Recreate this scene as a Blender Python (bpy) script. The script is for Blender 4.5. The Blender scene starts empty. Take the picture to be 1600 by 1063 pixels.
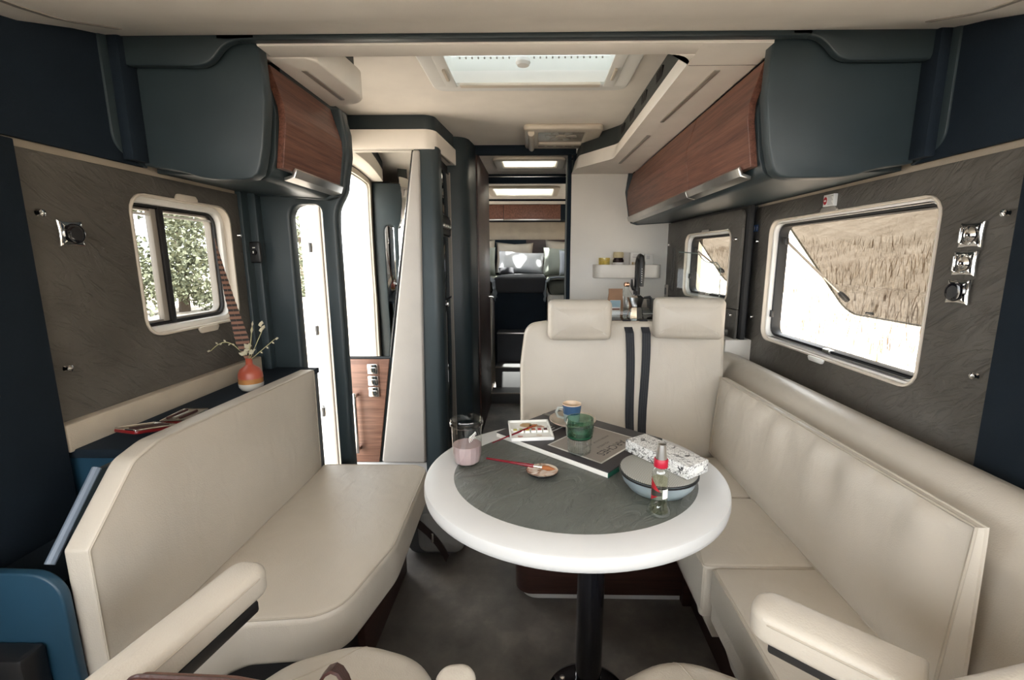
import bpy, bmesh, math, random
from mathutils import Vector, Matrix
from mathutils.geometry import tessellate_polygon
random.seed(7)
S = bpy.context.scene
C = S.collection
PI = math.pi

# ------------------------------------------------------------------ camera, sky, sun, exposure
EYE = 1.22
cam_d = bpy.data.cameras.new('camera'); cam = bpy.data.objects.new('camera', cam_d); C.objects.link(cam)
cam.location = (0, 0, EYE)
cam.rotation_euler = (math.radians(80), 0, math.radians(1.0))
cam_d.sensor_width = 36; cam_d.lens = 16.0
cam_d.shift_x = -22.4/1600; cam_d.shift_y = -1.1/1600
cam_d.clip_start = 0.02
S.camera = cam

W = bpy.data.worlds.new('sky'); S.world = W; W.use_nodes = True
bg = W.node_tree.nodes['Background']
bg.inputs[0].default_value = (0.93, 0.97, 1.0, 1); bg.inputs[1].default_value = 4.0
sun_d = bpy.data.lights.new('sun', 'SUN'); sun = bpy.data.objects.new('sun', sun_d); C.objects.link(sun)
sun_d.energy = 24.0; sun_d.angle = math.radians(0.6); sun_d.color = (1.0, 0.97, 0.92)
sun.rotation_euler = (math.radians(20), math.radians(2), 0)
sun.location = (0, -4, 8)
S.view_settings.view_transform = 'Standard'; S.view_settings.look = 'None'
S.view_settings.gamma = 1.0; S.view_settings.use_curve_mapping = False
S.view_settings.exposure = 1.06
S.cycles.max_bounces = 10; S.cycles.diffuse_bounces = 6; S.cycles.transparent_max_bounces = 12
S.cycles.caustics_reflective = False; S.cycles.caustics_refractive = False
S.cycles.sample_clamp_indirect = 8.0

# ------------------------------------------------------------------ materials
def newmat(name):
    m = bpy.data.materials.new(name); m.use_nodes = True
    nt = m.node_tree
    return m, nt, nt.nodes['Principled BSDF']
def N(nt, t, **kw):
    n = nt.nodes.new(t)
    for k, v in kw.items():
        if k.startswith('i_'):
            n.inputs[k[2:].replace('_', ' ')].default_value = v
        else: setattr(n, k, v)
    return n
def coords(nt, scale=(1, 1, 1), rot=(0, 0, 0)):
    tc = N(nt, 'ShaderNodeTexCoord'); mp = N(nt, 'ShaderNodeMapping')
    mp.inputs['Scale'].default_value = scale; mp.inputs['Rotation'].default_value = rot
    nt.links.new(tc.outputs['Object'], mp.inputs['Vector'])
    return mp.outputs['Vector']
def ramp(nt, fac, stops):
    r = N(nt, 'ShaderNodeValToRGB')
    el = r.color_ramp.elements
    while len(el) < len(stops): el.new(0.5)
    for e, (p, c) in zip(el, stops): e.position = p; e.color = (*c, 1)
    nt.links.new(fac, r.inputs['Fac'])
    return r.outputs['Color']
def noise(nt, vec, scale, detail=4, rough=0.5, dist=0.0):
    n = N(nt, 'ShaderNodeTexNoise'); n.inputs['Scale'].default_value = scale
    n.inputs['Detail'].default_value = detail; n.inputs['Roughness'].default_value = rough
    n.inputs['Distortion'].default_value = dist
    nt.links.new(vec, n.inputs['Vector'])
    return n.outputs['Fac']
def bump(nt, b, h, strength, dist=0.01, prev=None):
    n = N(nt, 'ShaderNodeBump'); n.inputs['Strength'].default_value = strength; n.inputs['Distance'].default_value = dist
    nt.links.new(h, n.inputs['Height'])
    if prev: nt.links.new(prev, n.inputs['Normal'])
    nt.links.new(n.outputs['Normal'], b.inputs['Normal'])
    return n.outputs['Normal']
def plain(name, col, rough=0.5, metal=0.0, var=0.06, grain=0.0, gscale=300, spec=0.5, coat=0.0):
    m, nt, b = newmat(name)
    v = coords(nt)
    f = noise(nt, v, 9, 3)
    lo = tuple(c*(1-var) for c in col); hi = tuple(min(1, c*(1+var)) for c in col)
    nt.links.new(ramp(nt, f, [(0.3, lo), (0.7, hi)]), b.inputs['Base Color'])
    b.inputs['Roughness'].default_value = rough; b.inputs['Metallic'].default_value = metal
    b.inputs['Specular IOR Level'].default_value = spec; b.inputs['Coat Weight'].default_value = coat
    if grain: bump(nt, b, noise(nt, v, gscale, 2), grain, 0.002)
    return m
def leather(name, col, rough=0.42, wr=0.25, gr=0.22):
    m, nt, b = newmat(name)
    v = coords(nt)
    f = noise(nt, v, 5, 4)
    nt.links.new(ramp(nt, f, [(0.3, tuple(c*0.95 for c in col)), (0.7, tuple(min(1, c*1.04) for c in col))]), b.inputs['Base Color'])
    vo = N(nt, 'ShaderNodeTexVoronoi'); vo.inputs['Scale'].default_value = 330
    nt.links.new(v, vo.inputs['Vector'])
    n1 = bump(nt, b, vo.outputs['Distance'], gr, 0.0012)
    v2 = coords(nt, (1.0, 0.8, 0.45))
    bump(nt, b, noise(nt, v2, 16, 2, 0.45, 0.8), wr, 0.012, n1)
    b.inputs['Roughness'].default_value = rough
    return m
def wood(name, scale, lo=(0.075, 0.026, 0.017), hi=(0.20, 0.085, 0.056), rough=0.45):
    m, nt, b = newmat(name)
    v = coords(nt, scale)
    f1 = noise(nt, v, 1.0, 6, 0.62, 0.3)
    f2 = noise(nt, coords(nt, tuple(s*4 for s in scale)), 1.0, 3, 0.6)
    mx = N(nt, 'ShaderNodeMath', operation='MULTIPLY_ADD'); mx.inputs[1].default_value = 0.6
    nt.links.new(f1, mx.inputs[0])
    m2 = N(nt, 'ShaderNodeMath', operation='MULTIPLY'); m2.inputs[1].default_value = 0.4
    nt.links.new(f2, m2.inputs[0]); nt.links.new(m2.outputs[0], mx.inputs[2])
    nt.links.new(ramp(nt, mx.outputs[0], [(0.36, lo), (0.62, hi)]), b.inputs['Base Color'])
    bump(nt, b, mx.outputs[0], 0.25, 0.002)
    b.inputs['Roughness'].default_value = rough
    return m
def slate(name, lo, hi, rot=(0.6, 0, 0), sc=(2.5, 2.5, 8.0), rough=0.55, st=0.55):
    m, nt, b = newmat(name)
    v = coords(nt)
    r = N(nt, 'ShaderNodeMapping'); r.inputs['Rotation'].default_value = rot; nt.links.new(v, r.inputs['Vector'])
    q = N(nt, 'ShaderNodeMapping'); q.inputs['Scale'].default_value = sc; nt.links.new(r.outputs[0], q.inputs['Vector'])
    f = noise(nt, v, 5.0, 8, 0.6, 0.15)
    nt.links.new(ramp(nt, f, [(0.3, lo), (0.72, hi)]), b.inputs['Base Color'])
    big = noise(nt, q.outputs[0], 3.2, 7, 0.58, 1.1)
    ri = N(nt, 'ShaderNodeMath', operation='PINGPONG'); ri.inputs[1].default_value = 0.09; nt.links.new(big, ri.inputs[0])
    n1 = bump(nt, b, noise(nt, v, 160, 3), 0.12, 0.002)
    n2 = bump(nt, b, big, st, 0.02, n1)
    bump(nt, b, ri.outputs[0], st, 0.012, n2)
    b.inputs['Roughness'].default_value = rough
    return m
def glassy(name, tint=(0.96, 0.98, 0.97), ior=1.35, refl=(1, 1, 1), edge=None, base=0.0):
    m, nt, b = newmat(name)
    nt.nodes.remove(b)
    tr = N(nt, 'ShaderNodeBsdfTransparent'); tr.inputs[0].default_value = (*tint, 1)
    gl = N(nt, 'ShaderNodeBsdfGlossy'); gl.inputs['Roughness'].default_value = 0.02; gl.inputs[0].default_value = (*refl, 1)
    fr = N(nt, 'ShaderNodeFresnel'); fr.inputs['IOR'].default_value = ior
    if edge:
        lw = N(nt, 'ShaderNodeLayerWeight'); lw.inputs['Blend'].default_value = 0.35
        nt.links.new(ramp(nt, lw.outputs['Facing'], [(0.35, tint), (1.0, edge)]), tr.inputs[0])
    mx = N(nt, 'ShaderNodeMixShader')
    ge = N(nt, 'ShaderNodeNewGeometry'); iv = N(nt, 'ShaderNodeMath', operation='SUBTRACT'); iv.inputs[0].default_value = 1.0
    nt.links.new(ge.outputs['Backfacing'], iv.inputs[1])
    ad_ = N(nt, 'ShaderNodeMath', operation='ADD'); ad_.inputs[1].default_value = base; nt.links.new(fr.outputs[0], ad_.inputs[0])
    mu = N(nt, 'ShaderNodeMath', operation='MULTIPLY'); nt.links.new(ad_.outputs[0], mu.inputs[0]); nt.links.new(iv.outputs[0], mu.inputs[1])
    nt.links.new(mu.outputs[0], mx.inputs[0]); nt.links.new(tr.outputs[0], mx.inputs[1]); nt.links.new(gl.outputs[0], mx.inputs[2])
    nt.links.new(mx.outputs[0], nt.nodes['Material Output'].inputs['Surface'])
    return m
def frosted(name, col=(0.9, 0.92, 0.93)):
    m, nt, b = newmat(name); nt.nodes.remove(b)
    t = N(nt, 'ShaderNodeBsdfTranslucent'); t.inputs[0].default_value = (*col, 1)
    d = N(nt, 'ShaderNodeBsdfDiffuse'); d.inputs[0].default_value = (*col, 1)
    mx = N(nt, 'ShaderNodeMixShader'); mx.inputs[0].default_value = 0.25
    nt.links.new(t.outputs[0], mx.inputs[1]); nt.links.new(d.outputs[0], mx.inputs[2])
    nt.links.new(mx.outputs[0], nt.nodes['Material Output'].inputs['Surface'])
    return m

NAVY = plain('navy_laminate', (0.026, 0.039, 0.045), 0.42, grain=0.15, gscale=900, var=0.08)
NAVYF = plain('navy_fabric', (0.010, 0.017, 0.026), 0.8, grain=0.5, gscale=700, var=0.1, spec=0.2)
BLUE = plain('petrol_laminate', (0.016, 0.052, 0.088), 0.4, grain=0.12, gscale=900, var=0.08)
CREAM = leather('cream_leather', (0.525, 0.475, 0.405))
CREAM_D = leather('cream_leather_apron', (0.50, 0.455, 0.385), wr=0.1)
PIPE = plain('cream_piping', (0.44, 0.39, 0.32), 0.5)
PAD = leather('greige_leather', (0.38, 0.355, 0.325), 0.5, wr=0.05)
CEIL = plain('cream_ceiling_fabric', (0.86, 0.805, 0.735), 0.75, grain=0.2, gscale=600, var=0.03, spec=0.2)
FELT = plain('beige_felt', (0.42, 0.36, 0.285), 0.9, grain=0.5, gscale=500, var=0.08, spec=0.1)
WHITE = plain('white_lacquer', (0.72, 0.68, 0.62), 0.35, var=0.02)
WHITET = plain('white_table_laminate', (0.60, 0.595, 0.585), 0.38, var=0.02)
WHITEP = plain('white_plastic', (0.80, 0.79, 0.76), 0.4, var=0.02)
WARMP = plain('warm_white_plastic', (0.62, 0.55, 0.46), 0.4, var=0.03)
SLATE = slate('slate_wall', (0.068, 0.061, 0.052), (0.118, 0.107, 0.092))
SLATET = slate('slate_table', (0.062, 0.066, 0.058), (0.115, 0.12, 0.105), rough=0.42, st=0.45, rot=(0, 0, 0.7), sc=(7, 2.5, 2.5))
WOODY = wood('walnut_long_grain', (70, 2.2, 70))
WOODX = wood('walnut_cross_grain', (2.0, 40, 55), lo=(0.12, 0.055, 0.036), hi=(0.27, 0.14, 0.095), rough=0.42)
WOODD = wood('dark_walnut', (2.2, 2.2, 45), lo=(0.022, 0.009, 0.007), hi=(0.055, 0.024, 0.018))
CHROME = plain('chrome', (0.86, 0.85, 0.83), 0.07, 1.0, var=0.01)
ALU = plain('brushed_aluminium', (0.62, 0.60, 0.57), 0.28, 1.0, var=0.05)
RAILM = plain('blue_grey_edge', (0.17, 0.21, 0.27), 0.4)
GREYTRIM = plain('grey_trim', (0.30, 0.27, 0.235), 0.45)
DARKTRIM = plain('dark_green_grey_trim', (0.038, 0.046, 0.046), 0.5)
BLACK = plain('black_plastic', (0.012, 0.012, 0.013), 0.4)
BLACKG = plain('black_gloss', (0.010, 0.010, 0.012), 0.08, coat=0.5)
RUBBER = plain('black_rubber', (0.02, 0.02, 0.021), 0.6)
BELT = plain('belt_webbing', (0.016, 0.018, 0.024), 0.7, grain=0.6, gscale=900)
MIRROR = plain('mirror_glass', (0.90, 0.92, 0.91), 0.01, 1.0, var=0.0)
GLASS = glassy('clear_glass')
TINT = glassy('brown_tinted_acrylic', (0.30, 0.285, 0.265), 1.12)
TINT2 = glassy('grey_tinted_acrylic', (0.66, 0.66, 0.65), 1.2)
SMOKE = glassy('smoked_glass', (0.42, 0.43, 0.40), 1.6)
JARG = glassy('jar_glass', (0.95, 0.97, 0.96), 1.55, edge=(0.55, 0.58, 0.55), base=0.05)
GREENG = glassy('green_glass', (0.62, 0.78, 0.70), 1.5, edge=(0.16, 0.30, 0.23), base=0.04)
FROST = frosted('frosted_skylight', (0.34, 0.35, 0.355))
FLOORM, nt, b = newmat('vinyl_floor')
v = coords(nt)
f = noise(nt, v, 3.6, 9, 0.62, 0.0)
nt.links.new(ramp(nt, f, [(0.30, (0.048, 0.043, 0.040)), (0.52, (0.115, 0.102, 0.090)), (0.72, (0.22, 0.195, 0.168))]), b.inputs['Base Color'])
b.inputs['Roughness'].default_value = 0.5
bump(nt, b, noise(nt, v, 260, 2), 0.12, 0.002)

# ------------------------------------------------------------------ mesh helpers
def lerp(a, b_, t): return a+(b_-a)*t
class G:
    def __init__(s): s.v = []; s.f = []
    def add(s, vs, fs):
        o = len(s.v); s.v += [Vector(p) for p in vs]; s.f += [tuple(i+o for i in f) for f in fs]; return s
ID = lambda u, v, w: Vector((u, v, w))
def FR(o, eu, ev, ew=None):
    o, eu, ev = Vector(o), Vector(eu), Vector(ev)
    ew = Vector(ew) if ew else eu.cross(ev)
    return lambda u, v, w: o+eu*u+ev*v+ew*w
YZ = lambda x: FR((x, 0, 0), (0, 1, 0), (0, 0, 1), (1, 0, 0))      # (y,z) outline, depth +x
XZ = lambda y: FR((0, y, 0), (1, 0, 0), (0, 0, 1), (0, 1, 0))      # (x,z) outline, depth +y
XY = lambda z: FR((0, 0, z), (1, 0, 0), (0, 1, 0), (0, 0, 1))
def area2(p): return sum(p[i-1][0]*p[i][1]-p[i][0]*p[i-1][1] for i in range(len(p)))
def rpoly(pts, r=0.0, n=5):
    pts = list(pts)
    if area2(pts) < 0: pts = pts[::-1]
    out = []; L = len(pts)
    for i in range(L):
        p = pts[i]; rr = p[2] if len(p) > 2 else r
        a = Vector(pts[i-1][:2]); c = Vector(pts[(i+1) % L][:2]); q = Vector(p[:2])
        d1 = a-q; d2 = c-q; l1 = d1.length; l2 = d2.length
        if l1 < 1e-9 or l2 < 1e-9: continue
        d1 /= l1; d2 /= l2
        ang = math.acos(max(-1, min(1, d1.dot(d2))))
        if rr <= 0 or ang > 3.1: out.append(tuple(q)); continue
        t = min(rr/math.tan(ang/2), 0.499*l1, 0.499*l2); rr = t*math.tan(ang/2)
        s = q+d1*t; e = q+d2*t
        ctr = q+(d1+d2).normalized()*(rr/math.sin(ang/2))
        a0 = math.atan2(s.y-ctr.y, s.x-ctr.x); a1 = math.atan2(e.y-ctr.y, e.x-ctr.x)
        da = (a1-a0+PI) % (2*PI)-PI
        for k in range(n+1):
            t_ = a0+da*k/n; out.append((ctr.x+rr*math.cos(t_), ctr.y+rr*math.sin(t_)))
    return out
def rrect(u0, v0, u1, v1, r, n=5): return rpoly([(u0, v0), (u1, v0), (u1, v1), (u0, v1)], r, n)
def ell(cu, cv, a, b_, n=48): return [(cu+a*math.cos(2*PI*i/n), cv+b_*math.sin(2*PI*i/n)) for i in range(n)]
def inset(p, d):
    if d == 0: return list(p)
    out = []; L = len(p)
    for i in range(L):
        a = Vector(p[i-1]); q = Vector(p[i]); c = Vector(p[(i+1) % L])
        e1 = (q-a); e2 = (c-q)
        if e1.length < 1e-9: e1 = e2
        if e2.length < 1e-9: e2 = e1
        e1 = e1.normalized(); e2 = e2.normalized()
        n1 = Vector((-e1.y, e1.x)); n2 = Vector((-e2.y, e2.x))
        m = n1+n2
        if m.length < 1e-6: m = n1
        m.normalize(); k = max(0.35, m.dot(n1))
        out.append(tuple(q+m*(d/k)))
    return out
def chprof(c, seg):
    return [(c*(1-math.sin(k/seg*PI/2)), c*(1-math.cos(k/seg*PI/2))) for k in range(seg+1)] if c > 0 else [(0, 0)]
def ext(g, outline, M, w0, w1, c=0.002, seg=2, holes=()):
    """extruded flat shape with rounded edges and real holes"""
    if area2(outline) < 0: outline = outline[::-1]
    hs = [h if area2(h) < 0 else h[::-1] for h in holes]
    if w0 > w1: w0, w1 = w1, w0
    pr = chprof(min(c, (w1-w0)*0.49), seg)
    levels = [(i, w0+w) for w, i in [(p[0], p[1]) for p in pr]]          # bottom: w from c..0 reversed below
    bot = [(pr[k][1], w0+pr[k][0]) for k in range(len(pr))][::-1]
    top = [(pr[k][1], w1-pr[k][0]) for k in range(len(pr))]
    # bottom ring list from cap (inset c, w0) to side (inset 0, w0+c)
    bot = [(pr[k][1], w0+pr[k][0]) for k in range(len(pr)-1, -1, -1)]
    seq = bot+top
    caps = {}
    for loop in [outline]+hs:
        n = len(loop); base = len(g.v)
        for ins, w in seq:
            for u, v_ in inset(loop, ins): g.v.append(M(u, v_, w))
        for k in range(len(seq)-1):
            for i in range(n):
                j = (i+1) % n
                g.f.append((base+k*n+i, base+k*n+j, base+(k+1)*n+j, base+(k+1)*n+i))
        caps[id(loop)] = (base, base+(len(seq)-1)*n, n)
    if not hs:
        b0, t0, n = caps[id(outline)]
        g.f.append(tuple(b0+i for i in range(n))[::-1]); g.f.append(tuple(t0+i for i in range(n)))
    else:
        loops = [outline]+hs; vec = [[Vector((p[0], p[1], 0)) for p in l] for l in loops]
        idx = [(id(l), i) for l in loops for i in range(len(l))]
        for tri in tessellate_polygon(vec):
            g.f.append(tuple(caps[idx[i][0]][1]+idx[i][1] for i in tri))
            g.f.append(tuple(caps[idx[i][0]][0]+idx[i][1] for i in tri)[::-1])
    return g
def cushion(g, outline, M, w0, w1, r=0.02, puff=0.01, seg=5, back=True, flat=0.0):
    """upholstered slab: rounded rims and a crowned face (outline convex)"""
    if area2(outline) < 0: outline = outline[::-1]
    den = []
    for i, p in enumerate(outline):
        q = outline[(i+1) % len(outline)]; k = max(1, int(math.hypot(q[0]-p[0], q[1]-p[1])/0.05))
        den += [(lerp(p[0], q[0], t/k), lerp(p[1], q[1], t/k)) for t in range(k)]
    outline = den
    n = len(outline); A = area2(outline)
    cu = sum((outline[i-1][0]+outline[i][0])*(outline[i-1][0]*outline[i][1]-outline[i][0]*outline[i-1][1]) for i in range(n))/(3*A)
    cv = sum((outline[i-1][1]+outline[i][1])*(outline[i-1][0]*outline[i][1]-outline[i][0]*outline[i-1][1]) for i in range(n))/(3*A)
    pr = chprof(r, seg)
    seq = []
    if back: seq += [(pr[k][1], w0+pr[k][0]) for k in range(len(pr)-1, -1, -1)]
    else: seq += [(0, w0)]
    seq += [(p[1], w1-p[0]) for p in pr]
    base = len(g.v)
    rings = [[(q[0], q[1], w) for q in inset(outline, ins)] for ins, w in seq]
    last = rings[-1]
    D = 0.32*math.sqrt(abs(A)/2)
    E = [(Vector(last[i-1][:2]), Vector(last[i][:2])) for i in range(n)]
    def hgt(x, y):
        p = Vector((x, y)); d = 9
        for a, b_ in E:
            e = b_-a; l2 = e.length_squared
            t = max(0, min(1, (p-a).dot(e)/l2)) if l2 > 1e-12 else 0
            d = min(d, (a+e*t-p).length)
        q = min(1, d/D); return puff*(1-(1-q)**3)
    for s in (0.96, 0.91, 0.84, 0.74, 0.60, 0.42, 0.22):
        rings.append([(cu+(p[0]-cu)*s, cv+(p[1]-cv)*s, w1+hgt(cu+(p[0]-cu)*s, cv+(p[1]-cv)*s)) for p in last])
    for rg in rings:
        for p in rg: g.v.append(M(*p))
    for k in range(len(rings)-1):
        for i in range(n):
            j = (i+1) % n
            g.f.append((base+k*n+i, base+k*n+j, base+(k+1)*n+j, base+(k+1)*n+i))
    g.f.append(tuple(base+i for i in range(n))[::-1])
    t = base+(len(rings)-1)*n; g.v.append(M(cu, cv, w1+puff)); ci = len(g.v)-1
    for i in range(n): g.f.append((t+i, t+(i+1) % n, ci))
    return g
def loft(g, o0, z0, o1, z1):
    n = len(o0); b0 = len(g.v)
    for o, z in ((o0, z0), (o1, z1)):
        for p in o: g.v.append(Vector((p[0], p[1], z)))
    for i in range(n): g.f.append((b0+i, b0+(i+1) % n, b0+n+(i+1) % n, b0+n+i))
    g.f.append(tuple(b0+i for i in range(n))[::-1]); g.f.append(tuple(b0+n+i for i in range(n)))
    return g
def drape(o, pts, lift=0.0006):
    from mathutils.bvhtree import BVHTree
    off = WL[o.name]; me = o.data
    t = BVHTree.FromPolygons([v.co+off for v in me.vertices], [tuple(p.vertices) for p in me.polygons])
    out = []
    for x, y in pts:
        h = t.ray_cast(Vector((x, y, 3)), Vector((0, 0, -1)))
        if h[0]: out.append(h[0]+Vector((0, 0, lift)))
    return out
def box(g, lo, hi, c=0.003, seg=2):
    x0, y0, z0 = [min(a, b_) for a, b_ in zip(lo, hi)]; x1, y1, z1 = [max(a, b_) for a, b_ in zip(lo, hi)]
    c = min(c, (x1-x0)*0.45, (y1-y0)*0.45, (z1-z0)*0.45)
    return ext(g, rrect(x0, y0, x1, y1, c, seg), ID, z0, z1, c, seg)
def boxM(g, lo, hi, M, c=0.003, seg=2):
    c = min(c, *[abs(b_-a)*0.45 for a, b_ in zip(lo, hi)])
    return ext(g, rrect(lo[0], lo[1], hi[0], hi[1], c, seg), M, lo[2], hi[2], c, seg)
def tube(g, pts, r, n=8, closed=False):
    pts = [Vector(p) for p in pts]; L = len(pts); base = len(g.v)
    rs = r if isinstance(r, (list, tuple)) else [r]*L
    up = None
    for i, p in enumerate(pts):
        a = pts[i-1] if (i or closed) else p; c = pts[(i+1) % L] if (i < L-1 or closed) else p
        t = (c-a); t = t.normalized() if t.length > 1e-9 else Vector((0, 0, 1))
        if up is None:
            up = Vector((0, 0, 1)) if abs(t.z) < 0.9 else Vector((1, 0, 0))
        up = (up-t*up.dot(t))
        up = up.normalized() if up.length > 1e-6 else t.orthogonal().normalized()
        s = t.cross(up)
        for k in range(n):
            a_ = 2*PI*k/n; g.v.append(p+(up*math.cos(a_)+s*math.sin(a_))*rs[i])
    for i in range(L if closed else L-1):
        j = (i+1) % L
        for k in range(n):
            q = (k+1) % n
            g.f.append((base+i*n+k, base+i*n+q, base+j*n+q, base+j*n+k))
    if not closed:
        g.f.append(tuple(base+k for k in range(n))[::-1]); g.f.append(tuple(base+(L-1)*n+k for k in range(n)))
    return g
def lathe(g, prof, c=(0, 0, 0), n=32, M=None, sx=1.0, sy=1.0):
    base = len(g.v); c = Vector(c)
    for r, z in prof:
        for k in range(n):
            a = 2*PI*k/n; p = Vector((r*math.cos(a)*sx, r*math.sin(a)*sy, z))
            g.v.append((M(*p) if M else p)+c)
    for i in range(len(prof)-1):
        for k in range(n):
            q = (k+1) % n
            g.f.append((base+i*n+k, base+i*n+q, base+(i+1)*n+q, base+(i+1)*n+k))
    return g
def ball(g, c, r, n=12, sz=1.0):
    return lathe(g, [(r*math.sin(PI*i/8), -r*sz*math.cos(PI*i/8)) for i in range(9)], c, n)
WL = {}
def obj(name, g, m, parent=None, angle=40, label=None, bev=0.0):
    me = bpy.data.meshes.new(name)
    off = WL.get(parent.name, Vector((0, 0, 0))) if parent else Vector((0, 0, 0))
    me.from_pydata([tuple(v-off) for v in g.v], [], g.f)
    bm = bmesh.new(); bm.from_mesh(me)
    bmesh.ops.remove_doubles(bm, verts=bm.verts, dist=1e-6)
    bmesh.ops.recalc_face_normals(bm, faces=bm.faces)
    bm.to_mesh(me); bm.free()
    me.polygons.foreach_set('use_smooth', [True]*len(me.polygons))
    me.set_sharp_from_angle(angle=math.radians(angle))
    me.materials.append(m)
    o = bpy.data.objects.new(name, me); C.objects.link(o)
    if parent: o.parent = parent
    WL[o.name] = off
    if label: o['label'] = label
    return o
def thing(name, label, cat, loc=(0, 0, 0), group=None):
    o = bpy.data.objects.new(name, None); C.objects.link(o); o.location = loc; o.empty_display_size = 0.05
    WL[o.name] = Vector(loc); o['label'] = label; o['category'] = cat
    if group: o['group'] = group
    return o
def tag(o, label, cat, group=None):
    o['label'] = label; o['category'] = cat
    if group: o['group'] = group
    return o
def struct(name, g=None, m=None, label=None, loc=(0, 0, 0), angle=40):
    if g is None:
        o = bpy.data.objects.new(name, None); C.objects.link(o); o.location = loc; WL[o.name] = Vector(loc); o.empty_display_size = 0.05
    else: o = obj(name, g, m, angle=angle)
    o['kind'] = 'structure'
    if label: o['label'] = label
    return o

XL, XR, ZC = -1.08, 1.02, 1.93

# ------------------------------------------------------------------ the setting: shell
def zc(y):
    T = [(-1.0, 1.66), (0.3, 1.665), (0.7, 1.675), (0.9, 1.685), (1.02, 1.705), (1.14, 1.745), (1.24, 1.772)]
    for (a, za), (b_, zb) in zip(T, T[1:]):
        if y <= b_: return za+(zb-za)*(y-a)/(b_-a)
    return T[-1][1]
g = box(G(), (-1.16, -0.95, -0.05), (1.10, 3.95, 0.0), 0)
floor = struct('floor', g, FLOORM, 'dark mottled vinyl floor of the motorhome')

WIN1 = (1.235, 1.0, 1.645, 1.40); WIN2 = (1.195, 0.868, 2.045, 1.385)
g = G()
ext(g, [(-0.95, 0), (5.8, 0), (5.8, 2.02), (-0.95, 2.02)], YZ(-1.15), 0, 0.058, 0, 1,
    holes=[rrect(*WIN1, 0.055), [(1.88, 0.02), (2.425, 0.02), (2.425, 1.74), (1.88, 1.74)], rrect(-0.8, 0.92, 0.30, 1.56, 0.06), rrect(4.5, 1.2, 5.3, 1.62, 0.06)])
wall_left = struct('wall_left', g, FELT, 'beige lined left wall of the motorhome')
g = G()
ext(g, [(-0.95, 0), (5.8, 0), (5.8, 2.02), (-0.95, 2.02)], YZ(1.032), 0, 0.058, 0, 1,
    holes=[rrect(*WIN2, 0.055), rrect(2.24, 0.95, 3.03, 1.42, 0.05), rrect(-0.8, 0.92, 0.30, 1.56, 0.06), rrect(4.5, 1.2, 5.3, 1.62, 0.06)])
wall_right = struct('wall_right', g, FELT, 'beige lined right wall of the motorhome')
g = box(G(), (-1.16, 5.75, 0), (1.10, 5.82, 2.02), 0)
wall_back = struct('wall_back', g, FELT, 'beige back wall of the bedroom')
# roof skin with the three skylight openings
SKY = [(-0.36, 1.36, 0.32, 1.99), (-0.235, 3.2, 0.165, 3.46), (-0.42, 4.52, 0.20, 5.05)]
g = ext(G(), [(-1.2, -0.95), (1.14, -0.95), (1.14, 5.85), (-1.2, 5.85)], XY(2.02), 0, 0.02, 0, 1, holes=[rrect(*s, 0.03) for s in SKY])
roof = struct('ceiling_roof_shell', g, WHITEP, 'white outer roof skin')
# front wall under and over the windscreen
g = box(G(), (-1.16, -1.0, 0), (1.10, -0.95, 0.85), 0); box(g, (-1.16, -1.0, 1.64), (1.10, -0.95, 2.02), 0)
struct('wall_front', g, NAVY, 'cab front wall around the windscreen opening')
g = G(); ext(g, rpoly([(-0.95, 0.0), (-0.95, 0.9), (-0.6, 0.86), (-0.45, 0.72), (-0.5, 0)], 0.05), YZ(-1.09), 0, 2.12, 0.01)
struct('trim_1', g, BLACK, 'black dashboard under the windscreen')

# raised ceiling of the lounge
g = ext(G(), [(-1.09, 1.24), (1.03, 1.24), (1.03, 3.08), (-1.09, 3.08)], XY(ZC), 0, 0.03, 0, 1, holes=[rrect(-0.36, 1.36, 0.32, 1.99, 0.03)])
ceiling = struct('ceiling', g, CEIL, 'cream fabric ceiling above the lounge')
# underside of the lowered front section
g = G(); ys = [-0.95, 0.0, 0.3, 0.5, 0.7, 0.8, 0.9, 0.96, 1.02, 1.08, 1.14, 1.19, 1.24]
xs = [XL, 1.02]
for y in ys:
    for x in xs: g.v.append(Vector((x, y, zc(y))))
for i in range(len(ys)-1): g.f.append((2*i, 2*i+1, 2*i+3, 2*i+2))
k = len(g.v)
g.add([(XL, 1.24, 1.772), (1.02, 1.24, 1.772), (1.02, 1.24, 1.94), (XL, 1.24, 1.94)], [(0, 1, 2, 3)])
cf = struct('ceiling_front', g, CEIL, 'lowered cream ceiling above the cab seats')
for s, x in ((-1, -0.965), (1, 0.885)):
    gg = G(); yy = [0.62, 0.75, 0.86, 0.94, 1.0, 1.05, 1.10, 1.15]
    for dx in (-0.006, 0.006): 
        for dz in (0.0015, -0.0025):
            for y in yy: gg.v.append(Vector((x+dx+s*0.06*(1.15-y), y, zc(y)+dz)))
    n = len(yy)
    for i in range(n-1):
        for a, b_ in ((0, 1), (1, 3), (3, 2), (2, 0)): gg.f.append((a*n+i, a*n+i+1, b_*n+i+1, b_*n+i))
    gg.f += [(0, n, 3*n, 2*n), (n-1, 2*n-1, 4*n-1, 3*n-1)]
    obj('light_slot', gg, GREYTRIM, cf)
# corridor and bedroom ceilings
g = ext(G(), [(-0.6, 3.06), (0.5, 3.06), (0.5, 3.86), (-0.6, 3.86)], XY(1.885), 0, 0.02, 0, 1, holes=[rrect(*SKY[1], 0.03)])
struct('ceiling_corridor', g, CEIL, 'cream corridor ceiling with a small skylight')
g = ext(G(), [(-1.09, 3.84), (1.03, 3.84), (1.03, 5.76), (-1.09, 5.76)], XY(1.90), 0, 0.02, 0, 1, holes=[rrect(*SKY[2], 0.03)])
struct('ceiling_bedroom', g, CEIL, 'cream bedroom ceiling with a skylight')

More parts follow.
